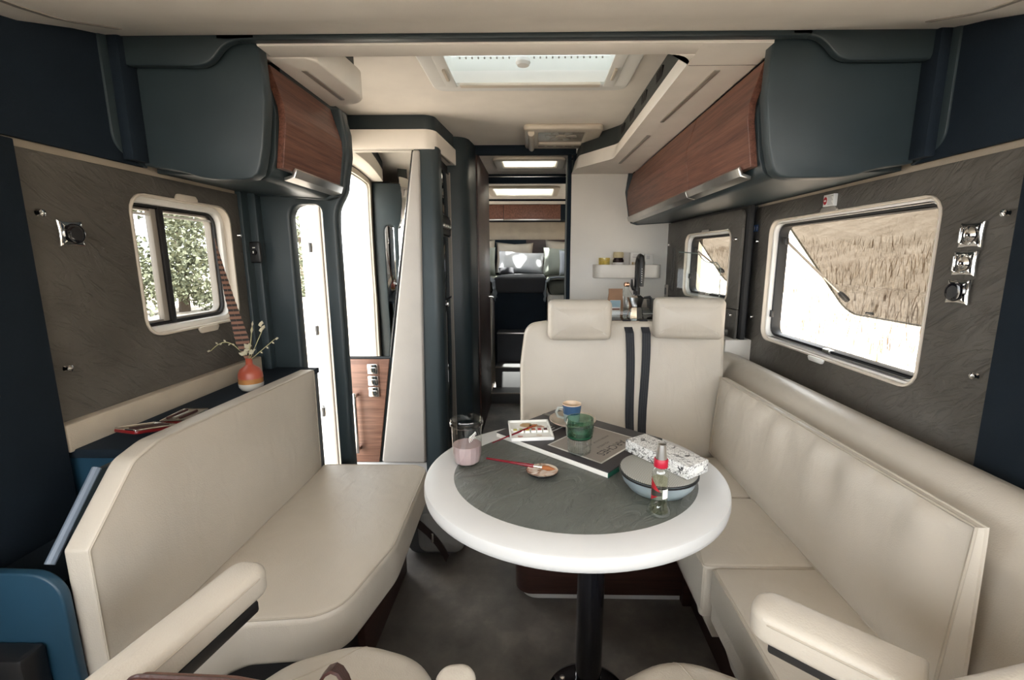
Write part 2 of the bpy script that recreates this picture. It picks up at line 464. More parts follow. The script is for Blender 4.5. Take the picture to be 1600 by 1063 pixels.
# slate wall panels
def stud(p, n, parent):
    n = Vector(n).normalized(); a = n.orthogonal().normalized(); b_ = n.cross(a)
    M = lambda x, y, z: Vector(p)+a*x+b_*y+n*z
    obj('stud', lathe(G(), [(0.0001, 0), (0.007, 0), (0.0075, 0.002), (0.005, 0.006), (0.0065, 0.008), (0.0085, 0.010), (0.0075, 0.013), (0.003, 0.015), (0.0001, 0.0155)], n=16, M=M), CHROME, parent)
g = ext(G(), rpoly([(0.85, 0.80), (1.70, 0.80), (1.70, 1.452), (0.85, 1.452)], 0.004), YZ(XL), -0.012, 0, 0.002, 2, holes=[rrect(*WIN1, 0.055)])
pl = obj('wall_panel', g, SLATE, wall_left, label='dark slate wall panel around the left window')
for y, z in ((1.002, 1.319), (1.002, 0.972), (1.68, 1.305)): stud((XL, y, z), (1, 0, 0), pl)
g = ext(G(), rpoly([(0.80, 0.72), (2.185, 0.72, 0.03), (2.185, 1.452, 0.03), (0.80, 1.452)], 0.004), YZ(XR), 0, 0.012, 0.002, 2, holes=[rrect(*WIN2, 0.055)])
pr_ = obj('wall_panel', g, SLATE, wall_right, label='dark slate wall panel around the large right window')
for y, z in ((1.029, 1.318), (1.035, 0.955), (2.14, 1.30), (2.13, 0.955)): stud((XR, y, z), (-1, 0, 0), pr_)
# kitchen slate panel, slightly turned inwards
KA = Vector((0.955, 2.19, 0)); KE = (Vector((0.87, 3.05, 0))-Vector((0.955, 2.13, 0))).normalized(); KN = Vector((-KE.y, KE.x, 0))
KM = FR((0.955, 2.13, 0), KE, (0, 0, 1), KN)     # u along, v up, w to the room
g = ext(G(), rpoly([(0.025, 0.985), (0.93, 0.985), (0.93, 1.445), (0.025, 1.445, 0.03)], 0.003), KM, -0.012, 0, 0.002, 2, holes=[rrect(0.12, 1.005, 0.65, 1.365, 0.05), rrect(0.79, 1.02, 0.803, 1.30, 0.006), rrect(0.825, 1.02, 0.838, 1.30, 0.006)])
pk = obj('wall_panel', g, SLATE, wall_right, label='slate panel round the kitchen window')
g = ext(G(), rpoly([(0.025, 0.80), (0.93, 0.80), (0.93, 0.982), (0.025, 0.982)], 0.003), KM, -0.012, 0, 0.002, 2)
pk2 = obj('wall_panel', g, SLATE, wall_right)
for u, v_ in ((0.072, 1.312), (0.066, 0.955), (0.88, 1.31)): stud(KM(u, v_, 0), KN, pk)
g = ext(G(), [(0.0, 0.72), (0.93, 0.72), (0.93, 1.46), (0.0, 1.46)], KM, -0.035, -0.016, 0, 1, holes=[rrect(0.10, 0.99, 0.67, 1.385, 0.05)])
obj('panel_backing', g, RUBBER, wall_right)
obj('panel_joint', box(G(), (0.968, 2.190, 0.72), (1.036, 2.206, 1.46), 0.002), RUBBER, wall_right)
# beige padded rails under the panels and dark upper side panels
g = box(G(), (-1.09, 0.956, 0.785), (-1.052, 1.70, 0.850), 0.004, 3)
obj('padded_rail', g, FELT, wall_left)
g = box(G(), (0.992, 0.985, 0.69), (1.03, 2.2, 0.742), 0.004, 3)
obj('padded_rail', g, FELT, wall_right)
for nm, x0, wl in (('side_panel', XL, wall_left), ('side_panel', XR-0.012, wall_right)):
    y0 = 0.30
    pts = [(y0, 1.468), (1.30, 1.468), (1.30, 1.80)]+[(y, zc(y)+0.02) for y in (1.24, 1.14, 1.02, 0.9, 0.7, 0.3)]
    o = obj(nm, ext(G(), pts, YZ(x0), 0, 0.012, 0, 1), NAVYF, wl)
# navy cab pillars beside the slate panels
g = ext(G(), rpoly([(0.32, 0.2), (0.948, 0.2), (0.955, 1.46), (0.32, 1.46)], 0.003), YZ(XL), -0.005, 0.030, 0.003)
obj('pillar_cover', g, NAVYF, wall_left)
g = ext(G(), rpoly([(0.32, 0.2), (0.975, 0.2), (0.985, 1.46), (0.32, 1.46)], 0.003), YZ(XR), -0.030, 0.005, 0.003)
obj('pillar_cover', g, NAVYF, wall_right)

# ------------------------------------------------------------------ windows
def ring(g, outer, w, M, w0, w1, c=0.002, r=0.05):
    o = rrect(*outer, r); i = rrect(outer[0]+w, outer[1]+w, outer[2]-w, outer[3]-w, max(0.01, r-w))
    return ext(g, o, M, w0, w1, c, 2, holes=[i])
def blind_tab(parent, M, u, v0, v1, mat):
    du = 0.05; s = 1 if v1 > v0 else -1
    g = ext(G(), rpoly([(u-du, v0), (u+du, v0), (u+du*0.72, v1), (u-du*0.72, v1)], 0.008), M, 0.001, 0.010, 0.002)
    obj('blind_handle', g, mat, parent)
# left sliding window
w1 = struct('window_1', label='small sliding window with cream frame in the left wall', loc=(XL, 1.44, 1.0))
M1 = FR((XL, 0, 0), (0, 1, 0), (0, 0, 1), (1, 0, 0))
y0, z0, y1, z1 = WIN1
obj('window_frame', ring(G(), (y0+.001, z0+.001, y1-.001, z1-.001), 0.007, M1, -0.075, 0.003, 0.002, 0.055), WARMP, w1)
obj('inner_frame', ring(G(), (y0+.007, z0+.007, y1-.007, z1-.007), 0.018, M1, -0.06, -0.02, 0.003, 0.05), WHITEP, w1)
obj('rubber_seal', ring(G(), (y0+.025, z0+.025, y1-.025, z1-.025), 0.010, M1, -0.065, -0.036, 0.003, 0.04), RUBBER, w1)
obj('sash_frame', ring(G(), (y0+.035, z0+.035, y1-.035, z1-.035), 0.006, M1, -0.068, -0.045, 0.002, 0.035), GREYTRIM, w1)
obj('mullion', boxM(G(), (1.372, z0+.026, -0.064), (1.392, z1-.026, -0.034), M1, 0.003), BLACK, w1)
obj('slide_rail', boxM(G(), (1.352, z0+.03, -0.060), (1.371, z1-.03, -0.040), M1, 0.003), GREYTRIM, w1)
obj('pane', boxM(G(), (y0+.03, z0+.03, -0.058), (1.38, z1-.03, -0.054), M1, 0.0), TINT2, w1)
obj('pane', boxM(G(), (1.38, z0+.03, -0.066), (y1-.03, z1-.03, -0.062), M1, 0.0), TINT2, w1)
obj('blind_rail', boxM(G(), (y0+.03, 1.345, -0.05), (y1-.03, 1.352, -0.044), M1, 0.001), WHITEP, w1)
blind_tab(w1, M1, 1.44, z1-.004, z1+.014, WARMP); blind_tab(w1, M1, 1.47, z0+.004, z0-.016, WARMP)
# awning windows on the right
def awning(name, label, M, rect, ang, stays, hw=0.35):
    u0, v0, u1, v1 = rect; L = v1-v0-0.03
    o = M((u0+u1)/2, v0, 0)
    w = struct(name, label=label, loc=tuple(o))
    obj('window_frame', ring(G(), (u0+.001, v0+.001, u1-.001, v1-.001), 0.007, M, -0.062, 0.003, 0.002, 0.055), WARMP, w)
    obj('inner_frame', ring(G(), (u0+.008, v0+.008, u1-.008, v1-.008), 0.012, M, -0.062, -0.012, 0.003, 0.05), WHITEP, w)
    obj('rubber_seal', ring(G(), (u0+.020, v0+.020, u1-.020, v1-.020), 0.011, M, -0.07, -0.030, 0.003, 0.045), RUBBER, w)
    obj('inner_rail', boxM(G(), (u0+.06, v0+.013, -0.026), (u1-.06, v0+.020, -0.014), M, 0.001), ALU, w)
    ca, sa = math.cos(ang), math.sin(ang)
    MP = lambda u, v_, t: M(u, v1-0.018-(v_)*ca-t*sa, -0.065-(v_)*sa+t*ca)
    out = rpoly([(u0+.02, 0), (u0+.02, L, 0.07), (u1-.02, L, 0.07), (u1-.02, 0)], 0.006)
    pane = obj('pane', ext(G(), out, MP, 0, 0.004, 0.0015, 1), TINT, w, label='brown tinted acrylic pane hinged open at the top')
    inn = inset(rpoly([(u0+.02, 0), (u0+.02, L, 0.07), (u1-.02, L, 0.07), (u1-.02, 0)], 0.006), 0.006)
    obj('pane_rim', ext(G(), out, MP, -0.002, 0.006, 0.001, 1, holes=[inn]), SMOKE, pane)
    for u, s in stays:
        a = M(u, v1-0.09, -0.045); e = MP(u+s*0.03, L-0.09, 0.006)
        d = e-a
        st = obj('window_stay', tube(G(), [a, a+d*0.62], 0.0055, 10), GREYTRIM, w)
        gg = tube(G(), [a+d*0.60, a+d*0.99], 0.0035, 8)
        obj('stay_rod', gg, ALU, st)
        gg = tube(G(), [e-d*0.13, e-d*0.10, e-d*0.02, e+d*0.02], [0.006, 0.011, 0.013, 0.008], 10); ball(gg, e, 0.012)
        obj('stay_knob', gg, BLACK, st)
        gg = boxM(G(), (u-0.008, v1-0.105, -0.052), (u+0.008, v1-0.075, -0.034), M, 0.003)
        obj('stay_bracket', gg, BLACK, st)
        gg = tube(G(), [MP(u+s*0.14, L-0.03, 0.008), MP(u+s*0.15, L-0.055, 0.03)], [0.007, 0.004], 8)
        obj('pane_latch', gg, BLACK, pane)
    gg = boxM(G(), ((u0+u1)/2-0.02, v0+0.02, -0.045), ((u0+u1)/2+0.02, v0+0.034, -0.024), M, 0.003)
    obj('catch', gg, ALU, w)
    gg = boxM(G(), (u1-0.035 if stays[0][1] < 0 else u0+.02, v0+0.10, -0.035), (u1-0.022 if stays[0][1] < 0 else u0+.035, v0+0.13, -0.022), M, 0.002)
    obj('catch', gg, BLACK, w)
    return w
M2 = FR((XR, 0, 0), (0, 1, 0), (0, 0, 1), (-1, 0, 0))
w2 = awning('window_2', 'large top hung window with open tinted pane in the right wall', M2, WIN2, math.radians(38), [(1.985, -1)])
blind_tab(w2, M2, 1.64, WIN2[3]-.004, WIN2[3]+.012, GREYTRIM); blind_tab(w2, M2, 1.62, WIN2[1]+.004, WIN2[1]-.014, WHITEP)
w3 = awning('window_3', 'small top hung kitchen window with open tinted pane', KM, (0.12, 1.005, 0.65, 1.365), math.radians(36), [(0.60, -1)])
blind_tab(w3, KM, 0.38, 1.362, 1.374, GREYTRIM)
# skylights
def skylight(name, label, s, z, pane, frame, w=0.05, dz=0.02):
    cx, cy = (s[0]+s[2])/2, (s[1]+s[3])/2
    o = struct(name, label=label, loc=(cx, cy, z))
    fr = (s[0]-w, s[1]-w, s[2]+w, s[3]+w)
    ext(gf := G(), rrect(*fr, 0.05), XY(z), -dz, 0.0, 0.008, 3, holes=[rrect(s[0]+.012, s[1]+.012, s[2]-.012, s[3]-.012, 0.02)])
    obj('skylight_frame', gf, frame, o)
    gi = ext(G(), rrect(s[0]+.001, s[1]+.001, s[2]-.001, s[3]-.001, 0.03), XY(z), -dz*0.6, 0.085, 0.002, 2, holes=[rrect(s[0]+.016, s[1]+.016, s[2]-.016, s[3]-.016, 0.02)])
    obj('shaft', gi, frame, o)
    obj('pane', ext(G(), rrect(s[0]-.01, s[1]-.01, s[2]+.01, s[3]+.01, 0.03), XY(z), 0.088, 0.094, 0.0, 1), pane, o)
    return o
s1 = skylight('window_4', 'large white roof skylight over the lounge', SKY[0], ZC, FROST, WHITEP, 0.055, 0.022)
cx, cy = -0.02, 1.96
for x in (-0.335, 0.295):
    gg = box(G(), (x-0.022, 1.40, ZC-0.028), (x+0.022, 1.985, ZC-0.020), 0.003); obj('blind_guide', gg, WHITEP, s1)
    obj('blind_grip', box(G(), (x-0.006, 1.80, ZC-0.036), (x+0.006, 1.90, ZC-0.027), 0.003), WARMP, s1)
obj('blind_bar', box(G(), (-0.30, 1.955, ZC-0.030), (0.26, 1.985, ZC-0.018), 0.003), WARMP, s1)
obj('fly_screen', box(G(), (-0.34, 1.38, ZC+0.030), (0.30, 1.97, ZC+0.032), 0), GLASS, s1)
obj('vent_knob', lathe(G(), [(0.0001, -0.024), (0.022, -0.022), (0.028, -0.012), (0.026, 0), (0.0001, 0)], (-0.045, 1.862, ZC+0.028), 24), WHITEP, s1)
for i in range(24):
    x = -0.28+0.53*i/23
    if abs(x+0.045) > 0.03: obj('rivet', box(G(), (x-0.003, 1.842, ZC+0.024), (x+0.003, 1.848, ZC+0.030), 0.001, 1), GREYTRIM, s1)
skylight('window_5', 'small corridor skylight nearer the lounge', SKY[1], 1.885, GLASS, WARMP, 0.045)
skylight('window_6', 'bedroom skylight above the pillows', SKY[2], 1.90, GLASS, WARMP, 0.045)
# ceiling extractor vent
vt = thing('ceiling_vent', 'cream ceiling vent with clear fan cover behind the large skylight', 'vent', (0.16, 2.9, ZC))
gf = ext(G(), rrect(-0.06, 2.58, 0.37, 3.03, 0.03), XY(ZC), -0.028, 0, 0.01, 3, holes=[rrect(0.02, 2.66, 0.28, 2.92, 0.01)])
obj('vent_frame', gf, WARMP, vt)
obj('vent_cover', ext(G(), rrect(0.02, 2.66, 0.28, 2.92, 0.01), XY(ZC), -0.012, -0.008, 0, 1), plain('fan_cover', (0.42, 0.39, 0.34), 0.25), vt)
gg = G()
for k in range(6):
    a = k*PI/3; gg2 = rpoly([(0.01*math.cos(a), 0.01*math.sin(a)), (0.09*math.cos(a-0.3), 0.09*math.sin(a-0.3)), (0.10*math.cos(a+0.3), 0.10*math.sin(a+0.3))], 0.01)
    fb = obj('fan_blade', ext(G(), [(p[0]+0.15, p[1]+0.79+2.0) for p in gg2], XY(ZC), -0.015, -0.012, 0, 1), plain('fan_blade', (0.50, 0.47, 0.42), 0.3) if k == 0 else bpy.data.materials['fan_blade'], vt)
obj('vent_motor', lathe(G(), [(0.0001, -0.01), (0.03, -0.01), (0.03, 0), (0.0001, 0)], (0.15, 2.79, ZC-0.009), 20), WARMP, vt)
for k in range(5): obj('vent_slit', box(G(), (0.02+k*0.055, 2.95, ZC-0.0295), (0.06+k*0.055, 2.957, ZC-0.026), 0.001, 1), BLACK, vt)
gg = tube(G(), [(-0.02, 2.63, ZC-0.035), (-0.02, 2.98, ZC-0.035)], 0.018, 14); obj('blind_roll', gg, WARMP, vt)

# ------------------------------------------------------------------ soffits, beam, lockers
BEAM = struct('trim_2', label='dark navy edge strip and shaped brackets across the lowered ceiling', loc=(0, 1.25, 1.76))
g = G(); box(g, (-0.80, 1.238, 1.760), (0.68, 1.262, 1.778), 0.003)
obj('edge_strip', g, NAVY, BEAM)
def bez(p0, p1, p2, p3, n=10):
    out = []
    for i in range(n+1):
        t = i/n; a = (1-t)**3; b_ = 3*t*(1-t)**2; c = 3*t*t*(1-t); d = t**3
        out.append((a*p0[0]+b_*p1[0]+c*p2[0]+d*p3[0], a*p0[1]+b_*p1[1]+c*p2[1]+d*p3[1]))
    return out
flapL = [(-1.068, 1.785), (-1.045, 1.705)]+bez((-0.865, 1.702), (-0.79, 1.700), (-0.815, 1.757), (-0.735, 1.761))+[(-0.70, 1.761), (-0.70, 1.785)]
flapR = [(1.005, 1.785), (0.972, 1.705)]+bez((0.795, 1.704), (0.715, 1.702), (0.74, 1.757), (0.665, 1.761))+[(0.63, 1.761), (0.63, 1.785)]
for fl in (flapL, flapR): obj('shaped_bracket', ext(G(), fl, XZ(1.238), 0, 0.022, 0.004, 3), NAVY, BEAM)
g = box(G(), (-1.08, 1.262, 1.758), (1.02, 1.335, 1.94), 0.0)
soff = struct('trim_3', label='cream soffit frame hanging below the lounge ceiling', loc=(0, 1.3, 1.755))
# cross piece + right soffit + left soffit : bottom faces at z 1.755
polyR = rpoly([(0.425, 1.264), (0.425, 1.335), (0.425, 2.60, 0.12), (0.245, 2.88, 0.10), (0.235, 3.05), (0.62, 3.05), (0.62, 1.312), (0.600, 1.312), (0.600, 1.264)], 0.0, 8)
obj('soffit_cross', ext(G(), rpoly([(-0.712, 1.264), (0.43, 1.264), (0.43, 1.332), (-0.60, 1.332), (-0.712, 1.332)], 0), XY(1.756), 0, 0.19, 0.004), CEIL, soff)
top = [(p[0]+0.022 if p[0] < 0.5 else p[0], p[1]) for p in polyR]
gR = loft(G(), polyR, 1.755, top, 1.832)
obj('soffit_side', gR, CEIL, soff)
# rounded inside corner piece
arc = [(0.427, 1.33)]+[(0.427-0.07+0.07*math.cos(a), 1.33+0.07-0.07*math.sin(a)) for a in [PI/2*k/8 for k in range(9)]]
obj('soffit_corner', ext(G(), arc, XY(1.7555), 0, 0.076, 0.002), CEIL, soff)
polyRd = rpoly([(0.449, 1.335), (0.449, 2.605, 0.12), (0.269, 2.885, 0.10), (0.259, 3.05), (0.62, 3.05), (0.62, 1.335)], 0.0, 8)
dk = obj('vent_band', loft(G(), polyRd, 1.832, [(p[0]+0.018 if p[0] < 0.5 else p[0], p[1]) for p in polyRd], 1.93), DARKTRIM, soff, label='dark band with air slots above the cream soffit')
for y in (1.78, 2.02, 2.26, 2.48):
    for k in range(5): obj('air_slot', box(G(), (0.454, y+k*0.018, 1.865), (0.462, y+0.008+k*0.018, 1.905), 0.001, 1), BLACK, dk)
for a, b_ in (((0.524, 1.43), (0.502, 1.93)), ((0.500, 2.13), (0.482, 2.72))):
    d = (Vector(b_)-Vector(a)).normalized(); n = Vector((-d.y, d.x))*0.008
    pts = [tuple(Vector(a)+n), tuple(Vector(a)-n), tuple(Vector(b_)-n), tuple(Vector(b_)+n)]
    obj('light_slot', ext(G(), rpoly(pts, 0.003), XY(1.755), -0.003, 0.004, 0.001), GREYTRIM, soff)
obj('soffit_joint', box(G(), (0.43, 1.396, 1.7538), (0.62, 1.398, 1.756), 0), GREYTRIM, soff)
polyL = rpoly([(-0.73, 1.33), (-0.625, 1.33), (-0.60, 1.36, 0.02), (-0.575, 1.69, 0.09), (-0.73, 1.735, 0.01)], 0.0, 8)
obj('soffit_side', ext(G(), polyL, XY(1.755), 0, 0.085, 0.006, 3), CEIL, soff)
polyLd = [(-0.75, 1.33), (-0.635, 1.33), (-0.61, 1.66), (-0.75, 1.66)]
obj('vent_band', ext(G(), polyLd, XY(1.84), 0, 0.09, 0.001), DARKTRIM, soff)
d = Vector((0.006, 1)); 
obj('light_slot', ext(G(), rpoly([(-0.672, 1.41), (-0.656, 1.41), (-0.646, 1.655), (-0.662, 1.655)], 0.003), XY(1.755), -0.003, 0.004, 0.001), GREYTRIM, soff)

# overhead lockers ------------------------------------------------
def locker(side, label, y0, y1, splits, xs0, wallx):
    """side -1 left / +1 right; profile given for |x| from the wall inwards"""
    s = side; f = lambda q: s*q
    t = thing('overhead_locker', label, 'locker', (wallx, (y0+y1)/2, 1.44))
    X0 = abs(wallx); X1 = xs0                                       # X1: front top edge distance
    # carcass
    prof = rpoly([(f(X0), 1.462), (f(X1+0.045), 1.440, 0.04), (f(X1+0.022), 1.50), (f(X1+0.008), 1.62), (f(X1+0.035), 1.752), (f(X0), 1.752)], 0.0)
    obj('carcass', ext(G(), prof, XZ(y0), 0.02, y1-y0, 0.004), NAVY, t)
    # end panel facing the cab: recessed face and raised rim
    bot = bez((f(X0-0.02), 1.470), (f(X0-0.10), 1.466), (f(X0-0.11), 1.462), (f(X0-0.15), 1.452), 6)+bez((f(X0-0.15), 1.452), (f(X0-0.18), 1.440), (f(X0-0.21), 1.438), (f(X0-0.25), 1.437), 5)
    face = [(f(X0-0.005), 1.79), (f(X0-0.005), 1.475)]+bot
    rim_r = rpoly([(f(X1), 1.79), (f(X1-0.012), 1.62, 0.05), (f(X1+0.028), 1.437, 0.045), (f(X0-0.25), 1.437)], 0.0)
    XP = X1-0.001
    pts = [(f(X0-0.030), 1.79), (f(X0-0.030), 1.468)]+[(x, z-0.006) for x, z in bot[2:]]
    tail = [(f(X1+0.075), 1.437), (f(X1+0.050), 1.441), (f(X1+0.034), 1.453), (f(X1+0.025), 1.475), (f(X1+0.012), 1.53), (f(X1-0.004), 1.64), (f(X1+0.002), 1.757)]
    tail = [(f(XP+0.075), 1.431), (f(XP+0.050), 1.435), (f(XP+0.034), 1.447), (f(XP+0.025), 1.469), (f(XP+0.012), 1.52), (f(XP-0.004), 1.63), (f(XP+0.002), 1.79)]
    full = pts+tail
    obj('end_panel', ext(G(), full, XZ(1.270), 0, 0.040, 0.005, 3), NAVY, t)
    obj('end_fin', ext(G(), rpoly([(y0-0.125, 1.80), (y0-0.125, 1.50, 0.05), (y0-0.03, 1.466), (y0-0.03, 1.80)], 0.0), YZ(f(X0-0.012)), -0.006, 0.006, 0.003), NAVY, t)
    obj('end_return', box(G(), (f(X0-0.045), y0-0.105, 1.474), (f(X0-0.018), y0-0.055, 1.77), 0.002), NAVYF, t)
    # far fin
    fin = [(f(X0), 1.46), (f(X1+0.06), 1.436), (f(X1+0.02), 1.448), (f(X1+0.004), 1.49), (f(X1-0.020), 1.64), (f(X1-0.006), 1.754), (f(X0), 1.754)]
    obj('end_fin', ext(G(), fin, XZ(y1), 0, 0.028, 0.006, 3), NAVY, t)
    # doors with bowed section
    dprof = [(X1+0.020, 1.748), (X1-0.012, 1.640), (X1-0.013, 1.60), (X1+0.006, 1.476)]
    for a, b_ in splits:
        g = G(); th = 0.02
        outer = [Vector((f(q), 0, z)) for q, z in dprof]; inner = [Vector((f(q+th), 0, z)) for q, z in dprof]
        loop = [(p.x, p.z) for p in outer]+[(p.x, p.z) for p in inner[::-1]]
        ext(g, loop, XZ(a), 0.0015, b_-a-0.0015, 0.0015)
        d = obj('door', g, WOODY, t, angle=8, label='walnut locker door')
        # handle rail
        g = G()
        q0 = X1+0.012
        hp = [(f(q0-0.014), 1.486), (f(q0-0.020), 1.480), (f(q0-0.012), 1.458), (f(q0+0.02), 1.450), (f(q0+0.02), 1.459), (f(q0-0.004), 1.466), (f(q0-0.008), 1.478)]
        ext(g, hp, XZ(a), 0.05 if a == splits[0][0] else 0.004, b_-a-0.002, 0.001)
        obj('handle_rail', g, ALU, d)
    return t
lkL = locker(-1, 'navy overhead locker with one walnut door above the left window', 1.325, 1.742, [(1.352, 1.738)], 0.712, -1.08)
lkR = locker(1, 'long navy overhead locker with two walnut doors above the right windows', 1.325, 3.02, [(1.352, 1.87), (1.87, 3.015)], 0.600, 1.02)

# ------------------------------------------------------------------ entrance: partition, door frame, open door
part = struct('wall_partition', label='navy partition with rounded opening between sofa and entrance', loc=(-0.95, 1.80, 0))
# outer contour with S-shaped edge, opening cut out
outl = [(-1.085, 0.0), (-0.76, 0.0), (-0.757, 0.9), (-0.757, 1.36)]+bez((-0.757, 1.36), (-0.757, 1.44), (-0.715, 1.44), (-0.712, 1.50))+[(-0.694, 1.60), (-0.694, 1.68), (-0.712, 1.757), (-1.085, 1.757)]
hole = rpoly([(-0.935, 0.02), (-0.808, 0.02), (-0.808, 1.36, 0.02), (-0.77, 1.44, 0.0), (-0.935, 1.44, 0.05)], 0.0)
hole = rpoly([(-0.935, 0.02), (-0.812, 0.02), (-0.812, 1.425, 0.03), (-0.935, 1.425, 0.05)], 0.0)
g = ext(G(), outl, XZ(1.775), 0, 0.055, 0.012, 4, holes=[hole])
obj('partition_board', g, NAVY, part)
obj('corner_post', box(G(), (-1.09, 1.70, 0.5), (-1.068, 1.80, 1.47), 0.004), NAVY, part)
obj('corner_post', box(G(), (-1.09, 1.74, 0.5), (-1.04, 1.78, 1.47), 0.006), NAVY, part)
# control panel
cp = thing('control_panel', 'small black control unit on the navy corner beside the entrance', 'control unit', (-1.05, 1.77, 1.245))
obj('housing', box(G(), (-1.078, 1.722, 1.205), (-1.030, 1.739, 1.285), 0.007, 3), BLACK, cp)
obj('dial', lathe(G(), [(0.0001, 0), (0.011, 0), (0.010, 0.006), (0.0001, 0.006)], M=lambda x, y, z: Vector((-1.052+x, 1.722-z, 1.245+y)), n=20), BLACKG, cp)
obj('marking', box(G(), (-1.057, 1.7205, 1.260), (-1.047, 1.723, 1.264), 0), WHITEP, cp)
obj('marking', box(G(), (-1.054, 1.7152, 1.241), (-1.050, 1.7165, 1.249), 0), WHITEP, cp)

# entrance door frame and open leaf
d1 = struct('door_1', label='white entrance door standing open outside the left wall', loc=(-1.10, 2.34, 0))
g = ext(G(), [(1.87, 0.0), (2.43, 0.0), (2.43, 1.755), (1.87, 1.755)], YZ(-1.155), 0, 0.08, 0.004, 2, holes=[rpoly([(1.90, 0.03), (2.392, 0.03), (2.392, 1.72), (1.90, 1.72)], 0.04)])
obj('door_frame', g, WARMP, d1)
g = ext(G(), rpoly([(1.895, 0.025), (2.396, 0.025), (2.396, 1.725), (1.895, 1.725)], 0.042), YZ(-1.115), 0, 0.016, 0.003, 2, holes=[rpoly([(1.906, 0.036), (2.384, 0.036), (2.384, 1.714), (1.906, 1.714)], 0.036)])
obj('door_seal', g, GREYTRIM, d1)
de = (Vector((-1.475, 2.90, 0))-Vector((-1.165, 2.42, 0))).normalized(); dn = Vector((de.y, -de.x, 0))
DM = FR((-1.165, 2.42, 0), de, (0, 0, 1), dn)
if dn.y > 0: DM = FR((-1.165, 2.42, 0), de, (0, 0, 1), -dn)
leaf = obj('door_leaf', ext(G(), rrect(0, -0.02, 0.50, 1.74, 0.05), DM, -0.035, 0, 0.006, 3, holes=[rrect(0.14, 0.95, 0.40, 1.55, 0.05)]), WHITEP, d1)
obj('leaf_pane', ext(G(), rrect(0.135, 0.945, 0.405, 1.555, 0.05), DM, -0.02, -0.014, 0, 1), TINT2, leaf)
obj('leaf_pocket', ext(G(), rrect(0.10, 0.2, 0.44, 0.8, 0.03), DM, 0.0, 0.012, 0.005, 3), WHITEP, leaf)
HINGE = plain('hinge_steel', (0.035, 0.034, 0.033), 0.5)
for z in (1.28, 0.84, 0.38):
    gg = boxM(G(), (0.005, z-0.022, 0), (0.06, z+0.022, 0.012), DM, 0.004)
    h = obj('hinge', gg, HINGE, d1)
    gg = tube(G(), [DM(-0.005, z-0.025, 0.012), DM(-0.005, z+0.025, 0.012)], 0.009, 12); obj('hinge_pin', gg, HINGE, h)
    for u in (0.025, 0.045): obj('bolt', lathe(G(), [(0.0001, 0), (0.006, 0), (0.005, 0.004), (0.0001, 0.005)], M=lambda x, y, q, u=u, z=z: DM(u+x, z+y, 0.012+q), n=12), GREYTRIM, h)
# wall over the door seen in the mirror : small monitor
mo = thing('wall_monitor', 'small dark display on the cream wall above the entrance', 'display', (-1.08, 2.12, 1.82))
obj('housing', box(G(), (-1.09, 2.02, 1.775), (-1.072, 2.16, 1.87), 0.008, 3), BLACK, mo)
obj('screen', box(G(), (-1.073, 2.035, 1.79), (-1.070, 2.13, 1.855), 0.001), BLACKG, mo)

# ------------------------------------------------------------------ tall unit with mirror
TU = thing('tall_cabinet', 'tall navy cabinet with slanted mirror, walnut door and padded wedge', 'cabinet', (-0.78, 2.6, 0))
g = ext(G(), rpoly([(-1.07, 2.41), (-0.50, 2.41), (-0.50, 2.472), (-1.07, 2.472)], 0.0), XY(0.03), 0, 1.72, 0.003)
obj('carcass', g, NAVY, TU)
obj('plinth', box(G(), (-1.07, 2.405, 0.02), (-0.51, 2.45, 0.085), 0.003), WHITET, TU)
M4 = XZ(2.41)
obj('mirror', ext(G(), rpoly([(-1.04, 0.70), (-0.782, 0.70), (-0.617, 1.758), (-0.975, 1.758)], 0.006), M4, -0.008, 0, 0.001), MIRROR, TU)
obj('mirror_trim', tube(G(), [(-1.045, 2.402, 0.695), (-0.779, 2.402, 0.695), (-0.612, 2.402, 1.757)], 0.004, 8), BLACK, TU)
wd = obj('door', ext(G(), rpoly([(-1.055, 0.09), (-0.872, 0.09), (-0.785, 0.685), (-1.045, 0.685)], 0.004), M4, -0.014, 0, 0.002), WOODX, TU, label='walnut door with a long chrome handle')
hx, hz0, hz1 = -0.975, 0.16, 0.505
gg = G(); box(gg, (hx-0.010, 2.352, hz0), (hx+0.010, 2.364, hz1), 0.003); box(gg, (hx-0.008, 2.362, hz0+0.01), (hx+0.008, 2.40, hz0+0.03)); box(gg, (hx-0.008, 2.362, hz1-0.03), (hx+0.008, 2.40, hz1-0.01))
obj('handle', gg, CHROME, wd)
pw = rpoly([(-0.855, 0.09), (-0.605, 0.09), (-0.572, 1.757), (-0.609, 1.757)], 0.0145, 4)
obj('padded_wedge', ext(G(), pw, FR((0, 2.41, 0), (1, 0, 0), (0, 0, 1), (0, -1, 0)), 0, 0.026, 0.013, 5), PAD, TU, label='grey leather padded wedge')
# rounded navy column
cl = ext(G(), rpoly([(-0.605, 2.395, 0.004), (-0.485, 2.385, 0.055), (-0.485, 2.475), (-0.60, 2.475)], 0.0, 8), XY(0.03), 0, 1.745, 0.002)
obj('column', cl, NAVY, TU)
# switches
for k, z in enumerate((0.632, 0.566, 0.503)):
    sw = thing('light_switch', ['chrome push switch on walnut door, topmost of three', 'chrome push switch on walnut door, middle of three', 'chrome push switch on walnut door, lowest of three'][k], 'switch', (-0.875, 2.39, z), 'switches on the walnut door')
    obj('plate', box(G(), (-0.905, 2.384, z-0.028), (-0.848, 2.396, z+0.028), 0.006, 3), CHROME, sw)
    obj('rocker', box(G(), (-0.897, 2.378, z-0.020), (-0.856, 2.386, z+0.010), 0.004, 3), CHROME, sw)
